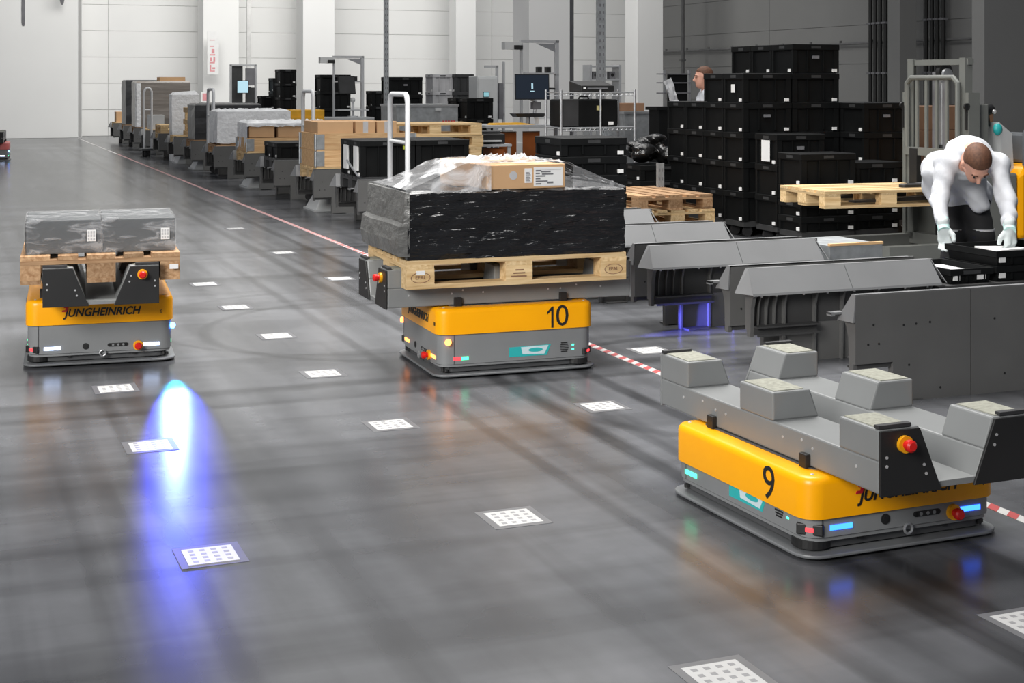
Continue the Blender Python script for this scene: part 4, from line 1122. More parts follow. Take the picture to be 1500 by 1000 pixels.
def strut(label, px, Z, s, z0, z1, m_='zinc', holes=True):
    m = local(px, Z)
    r = thing('perforated_strut', label, 'strut', Vector((m.to_translation().x, m.to_translation().y, z0)), TH)
    obj('profile', MB().prism([(0, 0), (s, 0), (s, s * .6), (s - .008, s * .6), (s - .008, .008), (.008, .008), (.008, s * .6), (0, s * .6)], 'z', 0, z1 - z0), M[m_], r)
    obj('foot_plate', MB().box(-.04, s + .04, -.04, s * .6 + .04, 0, .01), M[m_], r)
    if holes:
        hb = MB(); n = int((z1 - z0) / .09)
        for k in range(n): hb.box(s * .2, s * .36, -.0015, .001, .05 + k * .09, .085 + k * .09).box(s * .64, s * .8, -.0015, .001, .05 + k * .09, .085 + k * .09)
        obj('hole', hb, M['print'], r, kind='stuff')
    return r
# --- far bench with a pale blue screen
r, m = bench('far workbench with a pale blue screen behind the white film-covered load', 344, 33, .62, .7, .85, 1.94, posts=False)
obj('cabinet_frame', MB().box(0, .045, .6, .65, .85, 1.94).box(.575, .62, .6, .65, .85, 1.94).box(.0, .62, .6, .65, 1.90, 1.94), M['alu'], r)
obj('back_panel', MB().box(.045, .30, .62, .64, .85, 1.90), M['bin_grey'], r)
obj('control_box', MB().box(.36, .56, .52, .62, 1.45, 1.85), M['print'], r)
obj('control_box', MB().box(.36, .56, .52, .62, .95, 1.40), M['bin_grey'], r)
monitor('small pale blue monitor on the far workbench', m @ Vector((.26, .40, 1.42)), TH, .27, .30, 'screen_b')
lc = thing('low_cabinet', 'long low dark cabinet behind the sixth loaded bay', 'cabinet', FP(268, 34.5), TH)
obj('carcass', MB().box(0, 1.95, 0, .6, 0, 1.0), M['bin_grey'], lc); obj('top', MB().box(-.02, 1.97, -.02, .62, 1.0, 1.03), M['bin_grey'], lc)
for x in (.02, .67, 1.32): obj('door', MB().box(x, x + .61, -.015, 0, .08, .96), M['bin_grey'], lc)
bin_stack('tall bin stack left of the ochre cabinet', 410, 31, [.3] * 6, w=.36, d=.5, base=.0)
bin_stack('shorter bin stack behind the tall one', 400, 32.5, [.3] * 5, w=.36, d=.5, base=.12)
bin_stack('low bin stack right of the far bench', 383, 32, [.28] * 4, w=.30, d=.45, base=.10)
oc = thing('ochre_cabinet', 'ochre yellow cabinet behind a white trolley handle', 'cabinet', FP(425, 25.5), TH)
obj('carcass', MB().box(0, .62, .01, .55, .06, 1.03), M['cabinet_yellow'], oc, bevel=.008); obj('door', MB().box(.02, .60, -.012, .01, .08, .90), M['cabinet_yellow'], oc); obj('plinth', MB().box(.02, .6, .03, .53, 0, .06), M['black'], oc); obj('handle', MB().box(.52, .54, -.03, -.012, .5, .66), M['steel'], oc)
# --- middle bench
r2, m2 = bench('middle workbench with a gantry arm and tilted grey monitor', 462, 26.5, 1.12, .75, .87, 2.02)
monitor('dark grey monitor tilted over the middle workbench', m2 @ Vector((.66, .25, 1.47)), TH + .3, .36, .34, 'bin_grey', tilt=-.15)
dv = thing('bench_device', 'pale swivel device on the middle workbench', 'device', m2 @ Vector((.80, .35, .87)), TH)
obj('foot', MB().cyl((0, 0, 0), (0, 0, 1), .10, .02, 18), M['alu'], dv); obj('column', MB().cyl((0, 0, .02), (0, 0, 1), .025, .26, 12), M['alu'], dv); obj('plate', MB().loops([[(-.32, -.12, .12), (.28, -.12, .12), (.28, .12, .12), (-.32, .12, .12)], [(-.32, -.12, .145), (.28, -.12, .145), (.28, .12, .145), (-.32, .12, .145)]]), M['alu'], dv); obj('head', MB().sphere((0, 0, .32), .05, .05, .05), M['cab_white'], dv)
bin_stack('bin stack behind the middle workbench', 469, 28.5, [.33] * 5, w=.62, d=.45, base=0.02)
bin_stack('bin stack right of the middle workbench gantry', 545, 28.5, [.30] * 4, w=.28, d=.45, base=.15)
bin_stack('bin stack behind the tall white trolley handle', 569, 25, [.31] * 5, w=.62, d=.45, base=.06, emblems=(4,))
bin_stack('grey bin stack above the steel container', 634, 27, [.33] * 5, w=.40, d=.45, base=0.02, col='lightprint')
bin_stack('dark bin stack beside the grey one', 666, 27, [.33] * 5, w=.38, d=.45, base=0.02, col='bin_grey')
def container(label, px, Z, w, d, h):
    r = thing('steel_container', label, 'container', FP(px, Z), TH, 'grey sheet steel containers')
    obj('body', MB().box(0, w, 0, d, .10, h - .03), M['zinc'], r); obj('rim', MB().box(-.015, w + .015, -.015, d + .015, h - .03, h), M['steel'], r)
    obj('bead', MB().box(0, w, -.008, 0, h * .58, h * .58 + .015), M['zinc'], r)
    for x in (.0, w - .1):
        for y in (0, d - .1): obj('foot', MB().box(x, x + .1, y, y + .1, 0, .1), M['zinc'], r)
    obj('latch', MB().box(w * .62, w * .72, -.02, -.008, h - .09, h - .05), M['cab_white'], r)
    return r
ca = container('grey steel container with red print, left of the black bins', 581, 21, .94, .8, 1.19)
for q in range(5): obj('red_print', MB().box(.70 + q * .042, .70 + q * .042 + .028, -.004, -.001, .90 + (q % 2) * .006, .955), M['redink'], ca)
bin_stack('narrow bin stack right of the steel container', 668, 22, [.31] * 4, w=.18, d=.4, base=.04)
bin_stack('bin stack beside the grey control cabinet', 684, 21.6, [.31] * 4, w=.42, d=.5, base=.04)
# pallet stack
mp_ = local(590, 17.4)
for k in range(7):
    make_pallet('pale pallet %s of the tall stack behind the black lidded bins' % (('lowest' if k == 0 else 'topmost' if k == 6 else ORD[k] + ' from the bottom')), mp_ @ Vector((.45 + random.uniform(-.02, .02), .5, k * .1443)), TH + random.uniform(-.01, .01), k != 3, 'pallets in the tall stack')
# control cabinet
cc = thing('control_cabinet', 'light grey control cabinet with a small teal display', 'cabinet', FP(700, 24), TH)
obj('carcass', MB().box(0, .36, .02, .45, .08, 1.62), M['cab_white'], cc, bevel=.01); obj('door', MB().box(.015, .345, 0, .02, .1, 1.58), M['cab_white'], cc); obj('plinth', MB().box(.01, .35, .03, .43, 0, .08), M['print'], cc)
d_ = obj('display', MB().box(.09, .20, -.012, 0, 1.27, 1.36), M['black'], cc); obj('screen', MB().box(.1, .19, -.014, -.012, 1.28, 1.35), M['screen_t'], d_)
obj('side_profile', MB().box(.40, .44, .2, .24, 0, 1.80).box(.52, .56, .2, .24, 0, 1.86), M['alu'], cc); obj('profile_arm', MB().box(.20, .44, .2, .24, 1.76, 1.80).box(.40, .56, .2, .24, 1.40, 1.44).box(.40, .56, .2, .24, .95, .99), M['alu'], cc)
obj('cable_duct', MB().box(.44, .52, .17, .22, .9, 1.5), M['print'], cc)
# --- near bench
r3, m3 = bench('near workbench with a gantry, dark monitor and orange boards below', 712, 20, 1.42, .8, .92, 2.13)
monitor('dark wide monitor with a small lit mark over the near workbench', m3 @ Vector((.75, .15, 1.45)), TH - .12, .50, .36, 'screen', tilt=-.05, lit=True)
ydoc = obj('yellow_folder', MB().loops([[(-.33, -.1, 0), (.33, -.1, 0), (.33, .1, 0), (-.33, .1, 0)], [(-.30, -.09, .025), (.12, -.09, .03), (.12, .09, .03), (-.30, .09, .025)]]), M['cabinet_yellow'], loc=m3 @ Vector((.45, .2, .92)), rotz=TH); tag(ydoc, 'yellow folder lying on the near workbench', 'folder')
wt = thing('white_tray', 'small white tray on the near workbench', 'tray', m3 @ Vector((1.0, .3, .92)), TH)
obj('tray', MB().box(-.12, .12, -.08, .08, 0, .08), M['paper'], wt); obj('lid', MB().box(-.13, .05, -.085, .085, .08, .10), M['cab_white'], wt)
for i, x in enumerate((.50, .86)):
    b_ = thing('orange_board', 'orange brown board leaning below the near workbench, %s one' % ('left' if i == 0 else 'right'), 'board', m3 @ Vector((x, .45, 0)), TH, 'boards below the near workbench')
    obj('panel', MB().box(-.13, .13, 0, .02, .0, .80), M['orange'], b_); obj('edge_strip', MB().box(-.13, .13, -.002, .022, .80, .815), M['card_dark'], b_)
sc_ = thing('scanner_stand', 'dark bench device with a pale swivel arm on the near workbench', 'device', m3 @ Vector((.82, .48, .92)), TH)
obj('tray', MB().loops([[(-.2, -.1, .10), (.2, -.1, .10), (.2, .1, .10), (-.2, .1, .10)], [(-.24, -.12, .15), (.24, -.12, .15), (.24, .12, .15), (-.24, .12, .15)]]), M['black'], sc_); obj('column', MB().cyl((0, 0, 0), (0, 0, 1), .03, .10, 12), M['steel'], sc_); obj('arm', MB().tube([(.1, 0, .15), (.12, 0, .32), (.02, -.02, .36)], .025, 8), M['alu'], sc_); obj('head', MB().cbox(.12, 0, .26, .12, .1, .1), M['print'], sc_)
# low table left of the near bench
lt = thing('low_table', 'low grey table with black trays left of the near workbench', 'table', FP(690, 18.2), TH)
obj('table_top', MB().box(0, .55, 0, .5, .70, .73), M['desk'], lt)
for x in (.01, .50):
    for y in (.01, .45): obj('leg', MB().box(x, x + .04, y, y + .04, 0, .70), M['alu'], lt)
obj('shelf', MB().box(.04, .51, .04, .46, .45, .47), M['desk'], lt)
pt = thing('black_printer', 'black desktop printer on the low grey table', 'printer', FP(690, 18.2) + W(.25, .27, .73), TH)
obj('body', MB().box(-.22, .22, -.18, .18, 0, .13), M['black'], pt, bevel=.015); obj('paper_tray', MB().box(-.15, .15, -.24, -.18, .03, .05), M['cab_white'], pt); obj('lid', MB().box(-.2, .16, -.15, .17, .13, .16), M['bin_grey'], pt)
ob = thing('orange_carton', 'orange carton on the shelf of the low grey table', 'carton', FP(690, 18.2) + W(.25, .40, .47), TH)
obj('box', MB().box(-.1, .1, -.12, .12, 0, .2), M['orange'], ob); obj('flap_joint', MB().box(-.1, .1, -.003, .003, .2, .203), M['card_dark'], ob)
# chrome wire rack with a black case and a printer on top
wm = local(822, 15.6)
wr_ = thing('wire_rack', 'chrome wire rack holding a black case and a flat printer', 'rack', wm.to_translation(), TH)
RW, RD = .88, .42
for x in (0, RW):
    for y in (0, RD): obj('post', MB().cyl((x, y, 0), (0, 0, 1), .014, 1.43, 10), M['steel'], wr_, smooth=True)
obj('post', MB().cyl((RW * .53, 0, 0), (0, 0, 1), .012, 1.43, 10), M['steel'], wr_, smooth=True)
for z in (.30, 1.02, 1.40):
    sh = MB()
    for y in (0, RD): sh.tube([(0, y, z), (RW, y, z)], .006, 6).tube([(0, y, z - .035), (RW, y, z - .035)], .005, 6)
    for x in (0, RW): sh.tube([(x, 0, z), (x, RD, z)], .006, 6)
    for k in range(1, 22): sh.tube([(RW * k / 22, 0, z), (RW * k / 22, RD, z)], .003, 4)
    for k in range(16): sh.tube([(RW * k / 16, 0, z - .035), (RW * (k + .5) / 16, 0, z), (RW * (k + 1) / 16, 0, z - .035)], .003, 4)
    obj('wire_shelf', sh, M['steel'], wr_, kind='stuff')
bc = thing('black_case', 'large black case with a yellow label in the chrome wire rack', 'case', wm @ Vector((.36, .21, 1.027)), TH)
obj('body', MB().box(-.33, .33, -.19, .19, 0, .30), M['bin'], bc, bevel=.02); obj('side_panel', MB().box(-.335, -.15, -.196, -.19, .01, .29), M['bin_grey'], bc)
obj('yellow_label', MB().box(.07, .13, -.1935, -.19, .18, .23), mat('pale_yellow_label', (.45, .40, .18), .6), bc); obj('tag', MB().box(.21, .27, -.1935, -.19, .02, .055), M['paper'], bc); obj('handle', MB().tube([(-.06, 0, .30), (-.05, 0, .325), (.05, 0, .325), (.06, 0, .30)], .009, 6), M['black'], bc)
fp = thing('flat_printer', 'flat black printer on top of the chrome wire rack', 'printer', wm @ Vector((.46, .22, 1.407)), TH)
obj('body', MB().loops([[(-.2, -.16, 0), (.2, -.16, 0), (.2, .16, 0), (-.2, .16, 0)], [(-.2, -.16, .07), (.2, -.16, .07), (.2, .16, .12), (-.2, .16, .12)]]), M['black'], fp, bevel=.008); obj('paper_slot', MB().box(-.12, .12, -.164, -.158, .03, .045), M['print'], fp); obj('button', MB().box(-.17, -.14, -.164, -.158, .03, .05), M['paper'], fp)
# shelf with small instruments beyond the rack
os_ = thing('open_shelf', 'open shelf with small instruments behind the wire rack', 'shelf', FP(864, 25), TH)
for x in (0, .56): obj('upright', MB().box(x, x + .04, 0, .3, 0, 1.82), M['alu'], os_)
for z in (.9, 1.55, 1.78): obj('shelf_board', MB().box(.04, .56, 0, .3, z, z + .025), M['alu'], os_)
for i, x in enumerate((.08, .24, .40)): 
    q = thing('instrument', 'small grey instrument, %s from the left on the open shelf' % ORD[i], 'instrument', (os_.matrix_basis @ Vector((x + .06, .12, 1.575))), TH, 'instruments on the open shelf')
    obj('housing', MB().box(-.055, .055, -.06, .06, 0, .13), M['print' if i != 1 else 'cab_white'], q); obj('dial', MB().cyl((0, -.06, .07), (0, -1, 0), .03, .008, 12), M['black'], q)
# steel container right, carton on it
cb = container('grey steel container behind the black plastic heap', 915, 18, .84, .8, 1.15)
carton('flat brown carton on the steel container behind the wire rack', local(915, 18), .18, .3, 1.151, .34, .3, .1, rot0=TH, col='card_dark')
# heap of black plastic on bins
hm = bin_stack('low bin stack under the black plastic heap', 938, 15.4, [.17, .17, .17], w=.62, d=.5, base=.12)
hx = Vector((hm.x, hm.y, .632))
def heap(p):
    f = None; rn = random.Random(12)
    for k in range(26):
        a = np.array([rn.uniform(-.25, .25), rn.uniform(-.16, .16), rn.uniform(.06, .30)])
        a[2] *= 1 - abs(a[0]) * 1.2
        q = s_ell(p, (a[0], a[1], max(.05, a[2])), (rn.uniform(.05, .12), rn.uniform(.05, .1), rn.uniform(.03, .08)))
        f = q if f is None else smin(f, q, .025)
    return np.maximum(f, -p[..., 2] + .001)
hp_ = obj('plastic_heap', sdf_mesh('plastic_heap', heap, (-.40, -.3, -.02), (.40, .3, .46), .014, M['heap']), None, loc=hx, rotz=TH)
tag(hp_, 'crumpled heap of shiny black plastic sheeting on a bin stack', 'plastic sheeting')
# two old pallets
mo = local(934, 13.7)
for k in range(3):
    make_pallet('worn pallet %s of the short stack left of the black bins' % ('lowest', 'in the middle', 'topmost')[k], mo @ Vector((.4 + (.03 if k == 1 else 0), .6, k * .1443)), TH + PI / 2 + (.012 if k == 2 else 0), k == 1, 'worn pallets in the short stack')
# black bins on a pallet at the fourth empty bay
mb4 = local(822, 11.5)
base4 = thing('bin_table', 'low dark stand under the large black bins behind the black load', 'stand', mb4 @ Vector((.30, .30, 0)), TH)
obj('top', MB().box(-.34, .34, -.30, .30, .42, .46), M['rail_dark'], base4)
for sx in (-1, 1):
    for sy in (-1, 1): obj('leg', MB().cbox(sx * .30, sy * .26, .21, .05, .05, .42), M['rail_dark'], base4)
for k in range(4):
    bin_box('large black bin, %s of the stack behind the black wrapped load' % ('lowest', 'second from the bottom', 'third from the bottom', 'topmost')[k], mb4 @ Vector((.30, .30, .4605 + k * .151)), TH, .58, .55, .15, 'large black bins behind the black load')
# struts
strut('slim perforated strut rising left of the steel container', 563, 23, .075, 0, 6)
strut('broad perforated strut rising behind the flat printer', 876, 18.5, .105, 0, 6)
strut('thin grey pole rising behind the far workbench', 362, 37, .10, 0, 6, 'joint', False)
strut('dark narrow pole behind the near workbench gantry', 833, 31, .12, 0, 6, 'print', False)
strut('short perforated strut below the black plastic heap', 964, 14.9, .07, 0, .68)
# wall details
pw = Pt(500, HOR, 44)
for i, (px, Z) in enumerate(((490, 46), (690, 47.5), (990, 47), (1000, 44))):
    pp_ = FP(px, Z); dp = thing('wall_pipe', ['grey downpipe on the back wall left of the gantry arm', 'grey downpipe in the dark wall recess', 'thin grey pipe by the corner of the grey wall', 'second thin grey pipe by the corner of the grey wall'][i], 'pipe', pp_, TH)
    obj('pipe', MB().cyl((0, 0, 0), (0, 0, 1), .06, 7, 10), M['joint' if i < 2 else 'joint_grey'], dp, smooth=True)
    obj('clip', MB().cbox(0, 0, 2.2, .16, .14, .06), M['joint_grey'], dp)
def right_wall_point(px):
    c = px / 1.0; c = (px - 750) / F
    u = (CT * 21.9 - c * ST * 21.9) / (ST + CT * c)
    return u
for i, px in enumerate((1284, 1291, 1298, 1306, 1340, 1366, 1374, 1382, 1391)):
    u = right_wall_point(px)
    pp_ = thing('black_pipe', 'vertical black wall pipe, %s from the left on the grey wall' % ORD[i], 'pipe', W(u, 21.72), TH, 'black pipes on the grey wall')
    obj('pipe', MB().cyl((0, 0, 0), (0, 0, 1), .055, 8, 10), M['pipe'], pp_, smooth=True)
    obj('bracket', MB().cbox(0, .0, 1.75, .15, .15, .05).cbox(0, 0, 3.0, .15, .15, .05), M['print'], pp_)
hp2 = thing('conduit', 'thin horizontal conduit along the grey wall', 'conduit', W(26, 21.85, 2.52), TH)
obj('tube', MB().tube([(0, 0, 0), (0, 16.5, 0), (0, 16.7, .1), (0, 16.7, 3)], .03, 8), M['joint_grey'], hp2, smooth=True)
cl = MB()
for k in range(12): cl.cbox(0, .5 + k * 1.4, .03, .05, .05, .12)
obj('clip', cl, M['joint_grey'], hp2, kind='stuff')
# red vertical lettering on the white column, small red notice below
sg = thing('wall_sign', 'tall white sign with faded red vertical marks on the white wall column', 'sign', FP(312, 40.6), TH)
obj('backing', MB().box(-.16, .16, 0, .015, 1.75, 2.95), M['paper'], sg)
fr = mat('faded_red_print', (.70, .30, .32), .6)
for q, (a, b_, c, d) in enumerate(((-.09, .05, 1.83, 1.86), (-.09, -.05, 1.86, 2.02), (-.02, .06, 1.90, 1.95), (-.09, .05, 2.06, 2.10), (.01, .06, 2.10, 2.24), (-.08, -.03, 2.12, 2.22), (-.09, .06, 2.28, 2.32), (-.04, .04, 2.34, 2.46), (-.09, .03, 2.52, 2.55), (-.09, .05, 2.70, 2.72))): obj('faded_red_mark', MB().box(a, b_, -.004, -.001, c, d), fr, sg)
s2 = thing('wall_sign', 'small faded red notice behind the white trolley handle', 'sign', FP(302, 40.4), TH)
obj('backing', MB().box(-.14, .24, 0, .015, .98, 1.26), M['paper'], s2); obj('red_panel', MB().box(-.10, .08, -.004, 0, 1.01, 1.22), fr, s2)
# hanging fittings at the upper left
for i, (px, y1, w) in enumerate(((34, 40, .09), (91, 7, .11))):
    z = CAM_H + (HOR - y1) / F * 39.5
    h = thing('hanging_rail', ['long dark rail hanging in front of the left wall', 'dark rail end hanging at the top of the left wall'][i], 'rail', Vector((*FP(px, 39.5).xy, z)), TH)
    obj('profile', MB().box(-w / 2, w / 2, -.05, .05, .12, 5), M['print'], h); obj('end_cap', MB().loops([[(-w / 2, -.05, .12), (w / 2, -.05, .12), (w / 2, .05, .12), (-w / 2, .05, .12)], [(-w / 4, -.03, 0), (w / 4, -.03, 0), (w / 4, .03, 0), (-w / 4, .03, 0)]]), M['print'], h)
# ------------------------------------------------------------------ the wall of black bins at the right
g0 = local(1089, 14.1)
CW, CD, BH = .545, .40, .29
def cell(i, j): return (j * CW * 1.02, i * CD)
GRID = [(0, 0, 5, (3,)), (1, 0, 5, ()), (2, 0, 4, ()), (0, 1, 6, (5,)), (1, 1, 6, ()), (-1, 2, 4, (3,)), (0, 2, 4, ()), (2, 1, 6, ()), (3, 0, 4, ())]
NM = {(0, 0): 'front left stack of the bin wall', (1, 0): 'left stack one row back in the bin wall', (2, 0): 'left stack two rows back in the bin wall',
      (3, 0): 'rearmost left stack of the bin wall', (0, 1): 'tallest front stack of the bin wall', (1, 1): 'tall stack one row back in the bin wall', (2, 1): 'tall stack two rows back in the bin wall',
      (-1, 2): 'stack behind the left side of the lifting mast', (0, 2): 'stack rearward of the one by the lifting mast'}
for i, j, n, em in GRID:
    bin_stack(NM[(i, j)], 0, 0, [BH] * n, w=CW, d=CD - .005, base=.15, m=g0, off=cell(i, j), group='black bins in the bin wall', emblems=em)
bin_stack('front stack behind the raised pallet', 1138, 13.6, [.29] * 3, w=.53, group='black bins in the bin wall', emblems=(2,))
bin_stack('foremost low-bin stack behind the raised pallet', 1174, 13.1, [.14, .14, .14, .29], w=.585, group='black bins in the bin wall')
bin_stack('foremost low-bin stack beside the mast', 1252, 13.35, [.14, .14, .14, .20], w=.50, group='black bins in the bin wall')
sh = obj('paper_note', MB().box(0, .002, 0, .15, 0, .2), M['paper'], loc=(local(1138, 13.6) @ Vector((-.004, .12, .15 + .29 * 2 + .03))), rotz=TH); tag(sh, 'paper sheet on the end of a bin behind the raised pallet', 'paper sheet')
sh2 = obj('paper_note', MB().box(0, .002, 0, .07, 0, .08), M['paper'], loc=(g0 @ Vector((-.004, .16, .15 + .29 * 4 + .10))), rotz=TH); tag(sh2, 'small white note on the top left bin of the bin wall', 'paper note')
# black board and white plastic sheet by the standing man
tb = thing('tool_rack', 'black tool rack standing left of the man in profile', 'rack', FP(978, 19.8), TH)
obj('back_board', MB().box(.06, .36, .1, .13, .3, 1.62), M['bin'], tb)
for x in (0, .38): obj('post', MB().box(x, x + .03, .1, .14, 0, 1.68), M['steel'], tb)
for z in (1.36, 1.5, 1.62): obj('hook_bar', MB().box(-.12, .4, .08, .10, z, z + .015), M['print'], tb)
ps = MB(); rn = random.Random(2)
rows = [[(-.02 + .18 * t + rn.uniform(-.012, .012) + .12 * s, rn.uniform(-.03, .03), 1.52 - .42 * t + .06 * s * (1 - t)) for s in (0, .25, .5, .75, 1)] for t in [k / 8 for k in range(9)]]
for k in range(8):
    for q in range(4): ps.add([rows[k][q], rows[k][q + 1], rows[k + 1][q + 1], rows[k + 1][q]], [(0, 1, 2, 3)])
o = obj('plastic_sheet', ps, M['film_white'], loc=FP(978, 19.8) + W(.055, -.02), rotz=TH, smooth=True); tag(o, 'white plastic sheet hanging on the black tool rack', 'plastic sheet')
lt2 = thing('black_trolley', 'dark trolley with a flat top left of the standing man', 'trolley', FP(962, 17.3), TH)
obj('top', MB().box(0, .42, 0, .3, 1.18, 1.22), M['bin'], lt2); obj('cabinet', MB().box(.04, .40, .02, .28, .1, 1.18), M['bin'], lt2); obj('base', MB().box(.02, .42, 0, .3, 0, .1), M['dark_rubber'], lt2)

# ------------------------------------------------------------------ lifting truck, raised pallet
PA = math.radians(16.5)
pc = Vector((3.045, 12.52, .463))
make_pallet('clean pale pallet raised on the lifting truck beside the bent man', pc, PA, True)
dev = thing('hand_terminal', 'black hand terminal lying on the raised pale pallet', 'device', Matrix.Translation(pc) @ Matrix.Rotation(PA, 4, 'Z') @ Vector((.40, -.15, .1445)), PA + .1)
obj('body', MB().loops([rrect(.30, .085, .03, 0), rrect(.30, .085, .03, .022), rrect(.27, .06, .02, .032)]), M['black'], dev, smooth=True); obj('display', MB().box(.02, .11, -.025, .025, .032, .034), M['print'], dev)
TA = math.radians(23) + PI                    # heading of the truck (forks point this way)
fd = Vector((math.cos(TA), math.sin(TA), 0))
tp = Vector((3.78, 12.80, 0))
tr = thing('lifting_truck', 'grey and yellow lifting truck behind the bent man', 'lift truck', tp, TA)
# local +x towards the forks, +y to the truck's left (towards the camera side)
for sy in (-1, 1):
    obj('outer_upright', MB().prism([(-.06, sy * .44), (.06, sy * .44), (.06, sy * .40), (-.03, sy * .40), (-.03, sy * .375), (-.06, sy * .375)], 'z', .06, 1.42), M['mast'], tr)
    obj('inner_upright', MB().prism([(-.03, sy * .385), (.05, sy * .385), (.05, sy * .31), (.035, sy * .31), (.035, sy * .36), (-.03, sy * .36)], 'z', .1, 1.72), M['mast'], tr)
    obj('roller', MB().cyl((.07, sy * .42, 1.30), (0, sy, 0), .03, .02, 10).box(.05, .075, sy * .42 - .012, sy * .42 + .012, 1.1, 1.3), M['black'], tr)
obj('top_beam', MB().box(-.03, .03, -.40, .40, 1.66, 1.71), M['mast'], tr)
obj('bottom_beam', MB().box(-.06, .05, -.44, .44, .06, .16), M['mast'], tr)
obj('mid_beam', MB().box(-.05, .0, -.44, .44, .86, .92), M['mast'], tr)
obj('lift_cylinder', MB().cyl((-.02, 0, .16), (0, 0, 1), .055, .80, 14), M['mast_dark'], tr, smooth=True)
obj('piston_rod', MB().cyl((-.02, 0, .96), (0, 0, 1), .030, .60, 14), M['steel'], tr, smooth=True)
obj('pulley', MB().cyl((-.05, -.03, 1.60), (0, 1, 0), .075, .05, 18), M['mast_dark'], tr, smooth=True)
obj('pulley', MB().cyl((.0, .08, 1.58), (0, 1, 0), .05, .03, 16), M['steel'], tr, smooth=True)
for y in (-.07, .07): obj('chain', MB().box(.0, .012, y - .02, y + .02, .5, 1.6), M['print'], tr)
cg = MB().box(.065, .11, -.36, .36, .44, .54).box(.065, .11, -.36, .36, .86, .93)
obj('carriage', cg, M['mast'], tr)
bk = obj('load_backrest', MB().tube([(.09, -.34, .93), (.09, -.34, 1.50), (.09, -.28, 1.55), (.09, .28, 1.55), (.09, .34, 1.50), (.09, .34, .93)], .024, 8), M['mast'], tr, smooth=True)
for y in (-.20, -.07, .07, .20): obj('bar', MB().box(.08, .10, y - .016, y + .016, .54, 1.55), M['mast'], bk)
for y in (-.22, .22): obj('fork', MB().prism([(.07, .50), (1.10, .50), (1.10, .515), (.12, .545), (.12, .92), (.07, .92)], 'y', y - .05, y + .05), M['mast_dark'], tr)
obj('straddle_leg', MB().box(-.1, .9, -.46, -.36, .02, .14), M['mast'], tr); obj('straddle_leg', MB().box(-.1, .9, .36, .46, .02, .14), M['mast'], tr)
obj('mast_cover', MB().box(-.22, -.07, .12, .37, .10, 1.32), M['mast'], tr, bevel=.01)
obj('battery_box', MB().box(-.495, -.08, -.42, .42, .06, .72), M['mast'], tr, bevel=.02)
bd = MB().loops([[(-.50, -.43, z), (-.50, .43, z), (-1.9, .43, z), (-1.9, -.43, z)] for z in (.14, .70)] + [[(-.58, -.40, .78), (-.58, .40, .78), (-1.9, .40, .84), (-1.9, -.40, .84)]])
obj('body', bd, M['yellow'], tr, bevel=.04)
obj('chassis', MB().box(-1.9, -.55, -.42, .42, .05, .16), M['mast'], tr)
text('lettering', 'JUNGHEINRICH', .075, M['ink'], tr, (-1.15, .433, .50), (PI / 2, 0, PI), shear=.25, offset=.003)
obj('console', MB().loops([[(-.44, -.30, .72), (-.56, -.30, .72), (-.56, .30, .72), (-.44, .30, .72)], [(-.38, -.22, 1.16), (-.52, -.22, 1.06), (-.52, .32, 1.06), (-.38, .32, 1.16)]]), M['cab_white'], tr)
js = obj('joystick', MB().cyl((-.36, .20, 1.12), (.1, 0, 1), .02, .14, 10).sphere((-.35, .20, 1.27), .075, .06, .055), M['black'], tr, smooth=True)
obj('lamp', MB().sphere((-.38, .255, 1.25), .022, .022, .022, 8, 5), M['screw'], js)
obj('teal_knob', MB().sphere((-.38, .30, 1.10), .045, .035, .055, 10, 6), M['teal'], tr, smooth=True)
obj('seat_backrest', MB().loops([[(-.74, -.10, .79), (-.82, -.10, .79), (-.82, .36, .79), (-.74, .36, .79)], [(-.78, -.08, 1.06), (-.86, -.08, 1.06), (-.86, .34, 1.06), (-.78, .34, 1.06)]]), M['seat'], tr, bevel=.03)
obj('seat_hoop', MB().tube([(-.60, .40, .78), (-.60, .40, 1.06), (-.64, .40, 1.12), (-.86, .40, 1.12), (-.90, .40, 1.06), (-.90, .40, .78)], .028, 8), M['seat'], tr, smooth=True)
obj('hood', MB().box(-1.45, -1.02, -.36, .36, .80, 1.02), M['cabinet_yellow'], tr, bevel=.03)
for x in (-.75, -1.7):
    for y in (-.33, .33): obj('wheel', MB().cyl((x, y - .05, .09), (0, 1, 0), .09, .10, 18), M['dark_rubber'], tr, smooth=True)
obj('wheel', MB().cyl((.82, .37, .06), (0, 1, 0), .06, .08, 14).cyl((.82, -.45, .06), (0, 1, 0), .06, .08, 14), M['dark_rubber'], tr, smooth=True)
# cartons behind the mast
cm = local(1338, 16.2)
make_pallet('pallet under the brown cartons behind the lifting mast', cm @ Vector((.62, .4, 0)), TH, False)
for i in range(3):
    for t in range(4 if i < 2 else 4):
        carton('brown carton behind the lifting mast, %s column, %s layer' % (ORD[i], ORD[t]), cm, .24 + i * .40, .4, .145 + t * .275, .38, .5, .27, rot0=TH, col='card_dark', group='brown cartons behind the mast')

